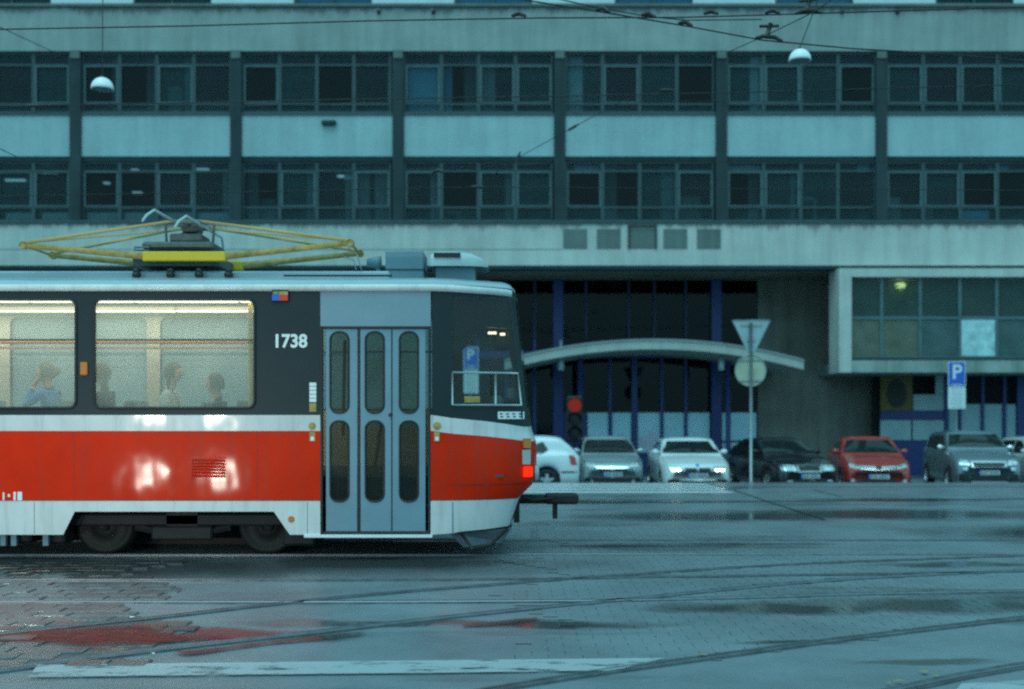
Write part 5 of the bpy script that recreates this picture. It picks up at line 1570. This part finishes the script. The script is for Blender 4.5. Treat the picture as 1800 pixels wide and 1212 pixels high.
# white hatchback, side on, rear to the right
cF = make_car('hatchback_car', 'white hatchback seen from its side, half hidden behind the end of the tram', dict(L=4.0, W=1.66, H=1.45, R=.30,
    paint=paint('white_hatch_paint', (0.66, 0.70, 0.72)), side=[[(.33, .98), (.53, .98), (.53, 1.34), (.44, 1.32)], [(.55, .98), (.76, .98), (.80, 1.08), (.765, 1.30)], ],
    gh=[(.25, 0), (.43, 1), (.55, 1.02), (.80, .97), (.88, .88), (.985, .10), (1, 0)], rear=(.89, .97), handles=(.50, .70), seams=(.35, .54),
    tail=[('tail_lamp', [(.945, .70), (.985, .70), (.968, .95), (.93, .95)], M['red_lens']), ('bumper_strip', [(.88, .50), (.985, .50), (.985, .54), (.88, .54)], M['c_trim'])],
    front=[('headlight', [(.42, .62), (.72, .64), (.72, .78), (.46, .76)], M['lens'], dict(mirror=True, nu=6, nv=3)),
           ('grille', [(-.32, .58), (.32, .58), (.33, .72), (-.33, .72)], M['c_trim'], dict(nu=6, nv=3))]))
# a pale car at the right edge, and a car waiting before the tram whose lamps shine on its side
cG = make_car('hatchback_car', 'pale car at the right edge of the picture beside the suv', dict(paint=paint('pale_car_paint', (0.5, 0.55, 0.56)), side=HATCH_SIDE, rear=(.86, .95),
    front=[('headlight', [(.42, .64), (.70, .68), (.72, .80), (.50, .78)], M['lens'], dict(mirror=True, nu=6, nv=3)), ('grille', [(-.40, .585), (.40, .585), (.42, .70), (-.42, .70)], M['c_trim'], dict(nu=8, nv=2))]))
M['beam'] = emit('headlight_beam', (1.0, 0.98, 0.86), 420.0)
cH = make_car('hatchback_car', 'dark car with lit headlights waiting before the tram, left of the picture', dict(paint=paint('dark_grey_car_paint', (0.05, 0.055, 0.06)), side=HATCH_SIDE, rear=(.86, .95),
    front=[('headlight', [(.40, .62), (.72, .64), (.72, .76), (.44, .74)], M['lens'], dict(mirror=True, nu=6, nv=3)),
           ('headlight_bulb', ell(.56, .69, .11, .05), M['beam'], dict(mirror=True, nu=3, nv=3, off=.016)),
           ('grille', [(-.36, .585), (.36, .585), (.38, .70), (-.38, .70)], M['c_trim'], dict(nu=8, nv=2))]))
def park(o, px, d, yaw, z=-0.42, L=4.4):
    """front centre of the car at photograph column px and distance d"""
    a = R(yaw)
    fx, fy = math.sin(a), -math.cos(a)
    o.location = (PX(px, d) - fx*L/2, d - fy*L/2, z); o.rotation_euler = (0, 0, a)
park(cA, 1077, 30.6, 0, L=4.25); park(cB, 1227, 29.5, -1, L=4.62); park(cC, 1424, 29.6, 9, L=4.55); park(cD, 1545, 29.7, -9, L=4.6); park(cE, 1739, 29.8, -8, L=4.22)
park(cG, 1900, 30, 0, L=4.25)
cF.location = (PX(1019, 29.2) - 2.0, 29.2 + .83, -.34); cF.rotation_euler = (0, 0, R(-90))
cH.location = (-5.35, 5.35, 0); cH.rotation_euler = (0, 0, R(180 - 3))
# ================================================================== SIGNS
ds = 27.0
xs_, zs_ = PX(1320, ds), lambda py: PZ(py, ds)
gw = thing('road_sign', 'road sign pole carrying a triangle and a disc, both seen from behind', 'road sign', (xs_, ds, 0))
MB().tube([(xs_, ds, 0), (xs_, ds, zs_(568))], .036, 12).build('pole', M['galv'], gw, smooth=True)
def flat_sign(pts, y, th=.02): return MB().prism(pts, y, y+th)
tri = [(PX(1288, ds), zs_(565)), (PX(1291, ds), zs_(563)), (PX(1352, ds), zs_(563)), (PX(1355, ds), zs_(565)), (PX(1323, ds), zs_(626)), (PX(1319, ds), zs_(626))]
t_ = flat_sign(tri, ds+.05).build('triangle_plate', M['sign_back'], gw, bevel=.006)
rim = MB()
for i in range(6):
    a, b = tri[i], tri[(i+1) % 6]; rim.tube([(a[0], ds+.045, a[1]), (b[0], ds+.045, b[1])], .012, 6)
rim.build('rolled_edge', M['galv'], t_, smooth=True)
MB().box(PX(1302, ds), PX(1340, ds), ds+.028, ds+.049, zs_(573.5), zs_(571)).build('bracket', M['galv'], gw); MB().box(PX(1314, ds), PX(1329, ds), ds+.028, ds+.049, zs_(600.5), zs_(598)).build('bracket', M['galv'], gw)
m = MB(); m.lathe([(0, 0), (.365, 0), (.378, .006), (.378, .022), (0, .022)], (xs_, ds+.05, zs_(652)), 36, 'y')
dsc = m.build('disc_plate', M['sign_back_old'], gw)
MB().tube([(xs_+.37*math.cos(a), ds+.047, zs_(652)+.37*math.sin(a)) for a in [2*math.pi*k/36 for k in range(36)]], .012, 6, closed=True).build('rolled_edge', M['galv'], dsc, smooth=True)
MB().box(xs_-.30, xs_+.30, ds+.028, ds+.049, zs_(634.5), zs_(632.5)).build('bracket', M['galv'], gw); MB().box(xs_-.27, xs_+.27, ds+.028, ds+.049, zs_(671), zs_(669)).build('bracket', M['galv'], gw)
m = MB(); m.lathe([(.10, 0), (.10, .02), (.05, .03), (.04, .08)], (xs_, ds, 0), 12); m.build('foot', M['galv'], gw)

def parking(label, px, d, w, top, split, bottom, zoff=0.0, small=False):
    x = PX(px, d)
    g = -0.42
    r = thing('parking_sign', label, 'parking sign', (x, d, g))
    z = lambda py: PZ(py, d)
    MB().tube([(x, d+.05, g), (x, d+.05, z(top)+.02)], .033, 10).build('pole', M['galv'], r, smooth=True)
    hw = w/2
    p = MB(); p.prism(rrect(x-hw, x+hw, z(split)+.01, z(top), .03, 4), d, d+.015); p = p.build('parking_panel', M['sign_white'], r)
    q = MB(); q.prism(rrect(x-hw+.022, x+hw-.022, z(split)+.032, z(top)-.022, .02, 4), d-.003, d-.0005); q.build('blue_field', M['sign_blue'], p)
    h = z(top) - z(split)
    text_mesh('letter_p', 'P', h*(.62 if small else .80), M['sign_white'], p, (x-(.02 if small else .0), d-.006, z(top)-h*(.36 if small else .44)), bold=.012)
    for k in range(2 if small else 1):
        MB().box(x-hw*.55, x+hw*.55, d-.005, d-.0035, z(split)+.055+k*.07, z(split)+.075+k*.07).build('small_print', M['sign_white'], p)
    e = MB(); e.prism(rrect(x-hw, x+hw, z(bottom), z(split)-.01, .03, 4), d, d+.015); e = e.build('text_panel', M['sign_white'], r)
    n = 7; hh = z(split) - z(bottom)
    rp_ = random.Random(px)
    for k in range(n):
        zz = z(split) - .05 - (hh-.08)*k/(n-.5)
        MB().box(x-hw*.75*rp_.uniform(.7, 1), x+hw*.75*rp_.uniform(.7, 1), d-.003, d-.001, zz-.022, zz-.004).build('text_line', pm('print_grey', (.25, .33, .36), var=0), e)
    return r
parking('blue parking sign with a white text panel above the suv', 1682, 35.2, .54, 636, 680, 719)
parking('blue parking sign seen through the cab window of the tram', 828, 36.0, .47, 610, 651, 692, small=True)

# traffic light added as the source of a soft red glow
dt = 34.2
xt, zt_ = PX(1010, dt), PZ(713, dt)
tl = thing('red_glow_signal', 'added traffic light standing in for a red glow in front of the blue entrance', 'traffic light', (xt, dt, -.42))
MB().tube([(xt, dt+.12, -.42), (xt, dt+.12, zt_+.3)], .05, 10).build('pole', M['black'], tl, smooth=True)
MB().cbox(xt-.24, xt+.24, dt-.08, dt+.10, zt_-1.08, zt_+.28, .04).build('housing', M['black'], tl)
for k, mt in enumerate((emit('red_glow', (1.0, .12, .09), .11), M['black'], M['black'])):
    z = zt_ - .42*k
    MB().lathe([(0, -.03), (.13, -.022), (.20, 0)], (xt, dt-.085, z), 20, 'y').build('signal_lens', mt, tl, smooth=True)
    n = 14; rows_ = []
    for dy in (0, -.2): rows_.append([(xt+.215*math.cos(R(-20+220*q/n)), dt-.082+dy, z+.215*math.sin(R(-20+220*q/n))) for q in range(n+1)])
    MB().grid(rows_).build('visor', M['black'], tl, smooth=True)

# ================================================================== OVERHEAD WIRES AND LAMPS
def wire(label, pts, r=.011, d=14.0, fit=()):
    P = []
    for p in pts:
        dd = p[2] if len(p) > 2 else d
        P.append((PX(p[0], dd), dd, PZ(p[1], dd)))
    a = Vector(P[0]); b = Vector(P[-1])
    if pts[0][0] <= 5: P = [tuple(a + (a-Vector(P[1])).normalized()*12)] + P
    if pts[-1][0] >= 1795: P = P + [tuple(b + (b-Vector(P[-2])).normalized()*12)]
    root = thing('overhead_wire', label, 'wire', P[len(P)//2])
    MB().tube(P, r, 6).build('cable', M['wire'], root, smooth=True)
    for (px, py, dd, kind, ang) in fit:
        c = Vector((PX(px, dd), dd, PZ(py, dd))); u = Vector((math.cos(R(ang)), 0, math.sin(R(ang)))); v = Vector((0, 0, 1))
        m = MB()
        if kind == 'clamp':
            m.tube([c-u*.09+v*.015, c+v*.05, c+u*.09+v*.015], [.018, .032, .018], 8); nm = 'clamp'
        elif kind == 'insulator':
            m.tube([c-u*.11, c-u*.07, c-u*.05, c-u*.02, c, c+u*.03, c+u*.05, c+u*.11], [.012, .03, .018, .032, .02, .032, .02, .012], 8); nm = 'insulator'
        else:
            m.tube([c-u*.17-v*.0, c-u*.07+v*.035, c+u*.07+v*.035, c+u*.17-v*.0], [.015, .028, .028, .015], 8)
            m.tube([c-u*.03+v*.03, c+u*.02+v*.20], .028, 8); m.tube([c-u*.12+v*.15, c+u*.12+v*.18], .018, 6); nm = 'hanger'
        m.build(nm, M['insul'], root, smooth=True)
    return root
wire('contact wire crossing the picture just under its top edge', [(0,52),(330,46),(650,37),(950,32),(1200,31),(1500,22),(1800,13)], .009, 14.0,
     [(912,31,14,'clamp',0),(1250,27,14,'clamp',0),(1358,25.5,14,'clamp',0),(1422,24,14,'hanger',2)])
wire('wire slanting down from the top middle to the right edge', [(880,-8),(920,0),(1060,22),(1205,46),(1340,71),(1500,86),(1640,94),(1800,107)], .009, 14.0,
     [(1060,22,14,'clamp',-10),(1205,46,14,'clamp',-10),(1352,70,14,'hanger',-6)])
wire('second slanting wire meeting the contact wire above the canopy', [(950,-8),(1030,9),(1140,30),(1210,36),(1340,34.5)], .007, 14.0, [(1140,31,14,'clamp',-8)])
wire('thin wire before the upper row of windows', [(0,187),(330,181),(620,175),(1000,169),(1300,163),(1800,149)], .008, 17.0, [(60,186,17,'insulator',0),(1172,159,17,'insulator',1)])
wire('thin wire before the upper window sills', [(0,200),(620,181),(1100,178),(1500,179),(1800,180)], .005, 19.0)
wire('faint upper wire before the lower row of windows', [(0,303),(420,306),(700,298),(1000,286),(1400,285),(1800,286)], .005, 18.0, [(770,305,18,'clamp',0)])
wire('faint lower wire before the lower row of windows', [(0,345),(420,338),(840,329),(1250,332),(1800,335)], .006, 18.0, [(840,329,18,'insulator',0)])
wire('short stay wire slanting off the upper left edge', [(0,48,16),(60,76,20),(100,94,23)], .007, 16)
wire('short stay wire slanting off the left edge above the tram', [(0,262,16),(45,283,20)], .006, 16)
wire('stay wire rising before the spandrel panels with two insulators', [(835,330,22),(911,277,21),(1008,224,19.5),(1090,180,18),(1172,159,17)], .006, 19, [(911,277,21,'insulator',70),(1008,224,19.5,'insulator',30)])
wire('stay wire falling leftwards from the upper right hanger', [(1280,92,17),(1352,60,14),(1430,22,12.5),(1470,-6,12)], .006, 14)

def street_lamp(label, px, py, d, hang):
    x, z = PX(px, d), PZ(py, d)
    r = thing('hanging_lamp', label, 'street lamp', (x, d, z), 'white dome lamps hung over the street')
    rad = 19.5*d/F
    prof = [(rad*math.cos(R(a)), rad*1.05*math.sin(R(a))) for a in range(0, 91, 9)]
    MB().lathe([(rad*.92, -.005)] + prof, (x, d, z), 28).build('shade', M['opal'], r, smooth=True)
    MB().lathe([(0, .004), (rad*.9, .004)], (x, d, z), 28).build('diffuser', M['frame_light'], r)
    MB().lathe([(.0, rad*1.25), (.025, rad*1.22), (.03, rad*1.02), (.05, rad*1.0)], (x, d, z), 10).build('cap', M['insul'], r, smooth=True)
    top = Vector((PX(hang[0], hang[2]), hang[2], PZ(hang[1], hang[2])))
    MB().tube([(x, d, z+rad*1.2), top], .008, 6).build('suspension_cable', M['wire'], r)
street_lamp('white dome lamp hanging before the windows at the upper left', 180, 157, 18.0, (181, -120, 18.0))
street_lamp('white dome lamp hanging before the windows at the upper right', 1406, 107, 18.0, (1450, -30, 18.0))

# ================================================================== PASSENGERS
M['skin'] = pm('skin', (0.52, 0.27, 0.17), rough=0.55, var=0.08)
def cloth(name, rgb): return pm(name, rgb, rough=0.9, var=0.2, scale=14)
def skin_mesh(name, joints, bones, mat, parent, root_i='pelvis', sub=2):
    names = list(joints); idx = {k: i for i, k in enumerate(names)}
    me = bpy.data.meshes.new(name)
    me.from_pydata([joints[k][0] for k in names], [(idx[a], idx[b]) for a, b in bones], [])
    me.materials.append(mat)
    o = link_mesh(name, me, parent)
    md = o.modifiers.new('skin', 'SKIN'); md.use_smooth_shade = True; md.branch_smoothing = .6
    if not me.skin_vertices: me.attributes.new('skin_vertices_tmp', 'FLOAT', 'POINT')
    for k in names:
        v = me.skin_vertices[0].data[idx[k]]
        r = joints[k][1]; v.radius = (r, r) if not isinstance(r, tuple) else r
        v.use_root = (k == root_i)
    sb = o.modifiers.new('sub', 'SUBSURF'); sb.levels = sub; sb.render_levels = sub
    return o
def head_mesh(c, f, tilt, parent, skin):
    """head with brow, nose, mouth, chin and ears; f = facing direction sign along x"""
    m = MB(); rows = []
    n = 22
    for j in range(15):
        ph = math.pi*j/14.0; row = []
        for i in range(n):
            th = 2*math.pi*i/n
            x, y, z = math.sin(ph)*math.cos(th), math.sin(ph)*math.sin(th), -math.cos(ph)
            rx_, ry_, rz_ = .098, .076, .118
            k = 1.0
            if z < -.1: k = 1 - .26*(-z-.1)                 # jaw narrows
            X_ = x*rx_*k; Y_ = y*ry_*k; Z_ = z*rz_
            front = max(0, math.cos(th))
            if front > .93 and -.42 < z < .12: X_ += .020*(1 - abs(z+.18)/.30) if abs(z+.18) < .30 else 0   # nose
            if front > .8 and -.80 < z < -.60: X_ += .010     # chin
            if front > .85 and .10 < z < .24: X_ += .004      # brow
            if .6 < front < .95 and .0 < z < .12: X_ -= .008   # eye sockets
            row.append((c[0]+f*X_, c[1]+Y_, c[2]+Z_))
        rows.append(row)
    m.grid(rows, closed=True)
    for s in (-1, 1):                                        # ears
        m.lathe([(0, s*.006), (.013, s*.006), (.016, s*.001), (.013, -s*.006)], (c[0]-f*.012, c[1]+s*.076, c[2]-.005), 10, 'y')
    h = m.build('head', skin, parent, smooth=True)
    e = MB()
    for s in (-1, 1): e.lathe([(0, .006), (.007, .004), (.010, 0)], (c[0]+f*.084, c[1]+s*.032, c[2]+.010), 8, 'x')
    e.build('eyes', M['ink'], h)
    MB().cbox(c[0]+(.078 if f > 0 else -.094), c[0]+(.094 if f > 0 else -.078), c[1]-.022, c[1]+.022, c[2]-.068, c[2]-.060, .002).build('mouth', pm('lips', (.38, .13, .10), var=0), h)
    return h
def hair_mesh(c, f, parent, mat, bun=False, long=False):
    m = MB(); rows = []; n = 20; rh = random.Random(int(abs(c[0])*100))
    for j in range(10):
        ph = math.pi*(.0 + .66*j/9.0); row = []
        for i in range(n):
            th = 2*math.pi*i/n
            fr = math.cos(th)
            p2 = min(ph, R(62) if fr > .55 else R(150 if long else 118))
            k = 1.10 + rh.uniform(-.02, .03)
            row.append((c[0] + f*(math.sin(p2)*fr*.100*k - .008), c[1]+math.sin(p2)*math.sin(th)*.080*k, c[2]+math.cos(p2)*.120*k + .003))
        rows.append(row)
    m.grid(rows, closed=True)
    if bun: m.lathe([(0, -.05), (.035, -.035), (.05, 0), (.035, .035), (0, .05)], (c[0]-f*.125, c[1], c[2]+.02), 12)
    if long:
        m.grid([[(c[0]-f*(.03+.05*math.cos(a)), c[1]+.085*math.sin(a), c[2]-.02-.22*q) for a in [R(-90+180*k/8) for k in range(9)]] for q in (0, .4, .8, 1.0)])
    return m.build('hair', mat, parent, smooth=True)
def person(label, x, y, z0, f, top, legs, hair, hand='lap', bun=False, long=False, hs=1.0):
    """seated, z0 = seat height; f = +1 faces right, -1 faces left"""
    r = thing('person', label, 'person', (x, y, z0))
    J = {}
    P = lambda a, b, c: (f*a, b, c)
    J['pelvis'] = (P(-.02, 0, .10), (.13, .15)); J['waist'] = (P(-.03, 0, .26), (.11, .13)); J['chest'] = (P(-.01, 0, .42), (.12, .16)); J['neck0'] = (P(0, 0, .535), (.065, .08)); J['neck'] = (P(.02, 0, .60), .052)
    B = [('pelvis', 'waist'), ('waist', 'chest'), ('chest', 'neck0'), ('neck0', 'neck')]
    for s, t in ((-1, 'n'), (1, 'f')):
        J['sh'+t] = (P(0, s*.175, .50), .062); J['hip'+t] = (P(.06, s*.09, .08), .085); J['knee'+t] = (P(.44, s*.10, .10), .062); J['ank'+t] = (P(.42, s*.10, -.33), .045); J['toe'+t] = (P(.60, s*.11, -.36), .035)
        B += [('chest', 'sh'+t), ('pelvis', 'hip'+t), ('hip'+t, 'knee'+t), ('knee'+t, 'ank'+t), ('ank'+t, 'toe'+t)]
        if hand == 'chin' and t == 'n':
            J['el'+t] = (P(.22, s*.20, .33), .045); J['wr'+t] = (P(.155, s*.10, .545), .030)
        else:
            J['el'+t] = (P(.04, s*.24, .24), .046); J['wr'+t] = (P(.27, s*.14, .17), .030)
        B += [('sh'+t, 'el'+t), ('el'+t, 'wr'+t)]
    body = skin_mesh('body', J, B, top, r)
    # hands: palm and five fingers, grown from the wrist
    for s, t in ((-1, 'n'), (1, 'f')):
        wv = Vector(J['wr'+t][0]); ev = Vector(J['el'+t][0]); d = (wv-ev).normalized()
        side = Vector((0, 1, 0)); side = (side - d*side.dot(d)).normalized(); nrm = d.cross(side)
        H = {'w': (wv - d*.03, .028), 'p': (wv + d*.045, (.018, .036))}; E = [('w', 'p')]
        for k, (o_, l) in enumerate(((-.030, .060), (-.010, .072), (.010, .068), (.029, .054))):
            a = wv + d*.085 + side*o_; b = a + d*l*.5 - nrm*.012; c_ = b + d*l*.32 - nrm*.030
            H['k%d' % k] = (a, .0095); H['m%d' % k] = (b, .0085); H['t%d' % k] = (c_, .0075)
            E += [('p', 'k%d' % k), ('k%d' % k, 'm%d' % k), ('m%d' % k, 't%d' % k)]
        H['th0'] = (wv + d*.03 - side*.035, .011); H['th1'] = (wv + d*.06 - side*.055 - nrm*.01, .010); H['th2'] = (wv + d*.09 - side*.055 - nrm*.02, .008)
        E += [('w', 'th0'), ('th0', 'th1'), ('th1', 'th2')]
        skin_mesh('hand', {k: (tuple(v[0]), v[1]) for k, v in H.items()}, E, M['skin'], body, 'w', 1)
    c = Vector((x, y, z0)) + Vector(P(.05, 0, .725*hs))
    hd_ = head_mesh(c, f, 0, r, M['skin'])
    nk = MB(); nk.tube([(x+f*.015, y, z0+.55), (x+f*.035, y, z0+.66)], [.056, .052], 12); nk.build('neck', M['skin'], r, smooth=True)
    hair_mesh(c, f, r, hair, bun, long)
    lg = MB()
    for s in (-1, 1):
        lg.tube([(x+f*.05, y+s*.09, z0+.085), (x+f*.46, y+s*.10, z0+.10), (x+f*.45, y+s*.10, z0-.33)], [.105, .078, .058], 12)
    lg.build('trousers', legs, r, smooth=True)
    return r
brown = pm('brown_hair', (0.07, 0.035, 0.018), rough=.6, var=.3, scale=30); dark = pm('dark_hair', (0.018, 0.015, 0.013), rough=.6, var=.3, scale=30)
jeans = cloth('dark_trousers', (.03, .04, .06))
person('seated person in a blue top resting a hand on the chin', PX(88, 13.22), 13.22, 1.40, -1, cloth('blue_top', (.03, .20, .50)), jeans, brown, hand='chin', bun=True)
person('seated person in dark clothes beside the window pillar', PX(185, 13.22), 13.22, 1.39, -1, cloth('dark_coat', (.03, .03, .035)), jeans, brown, long=True)
person('seated person in a pale top looking to the right', PX(298, 13.24), 13.24, 1.40, 1, cloth('pale_top', (.52, .55, .52)), jeans, dark, long=True)
person('seated person with black hair and a dark jacket low behind the window', PX(385, 13.24), 13.24, 1.27, -1, cloth('dark_jacket', (.025, .035, .04)), jeans, dark)

# ================================================================== FALLEN LEAVES
rl = random.Random(21)
spots = [((1260, 1149), 'yellow leaf lying by the curved rail under the zebra line end'), ((1236, 1157), 'pale leaf left of the curved rail'), ((1561, 1206), 'pale leaf at the bottom edge between the two right rails'),
         ((1580, 1203), 'small leaf beside the pale leaf at the bottom edge'), ((1645, 1194), 'small leaf by the corner rail'), ((268, 1154), 'white leaf scrap below the red puddle'), ((12, 1031), 'pale scrap on the stone setts at the left edge'),
         ((233, 1089), 'pale scrap above the red puddle'), ((355, 1078), 'tiny yellow leaf on the curved rail'), ((1625, 1186), 'tiny leaf before the corner rail')]
for (p, lab) in spots:
    x, y = GP(*p); s = rl.uniform(.018, .032); a = rl.uniform(0, 6.28)
    m = MB(); L_ = [(-1, 0), (-.5, .5), (0, .6), (.6, .35), (1.1, 0), (.6, -.35), (0, -.6), (-.5, -.5)]
    vs = [(x + s*(u*math.cos(a)-v*math.sin(a))*1.3, y + s*(u*math.sin(a)+v*math.cos(a)), .019 + .008*abs(v)) for u, v in L_] + [(x, y, .018)]
    m.add(vs, [(8, i, (i+1) % 8) for i in range(8)])
    tag(m.build('fallen_leaf', M['leaf'] if 'white' not in lab and 'scrap' not in lab else M['white_s']), lab, 'leaf', 'leaves and scraps on the street')
bpy.context.view_layer.update()
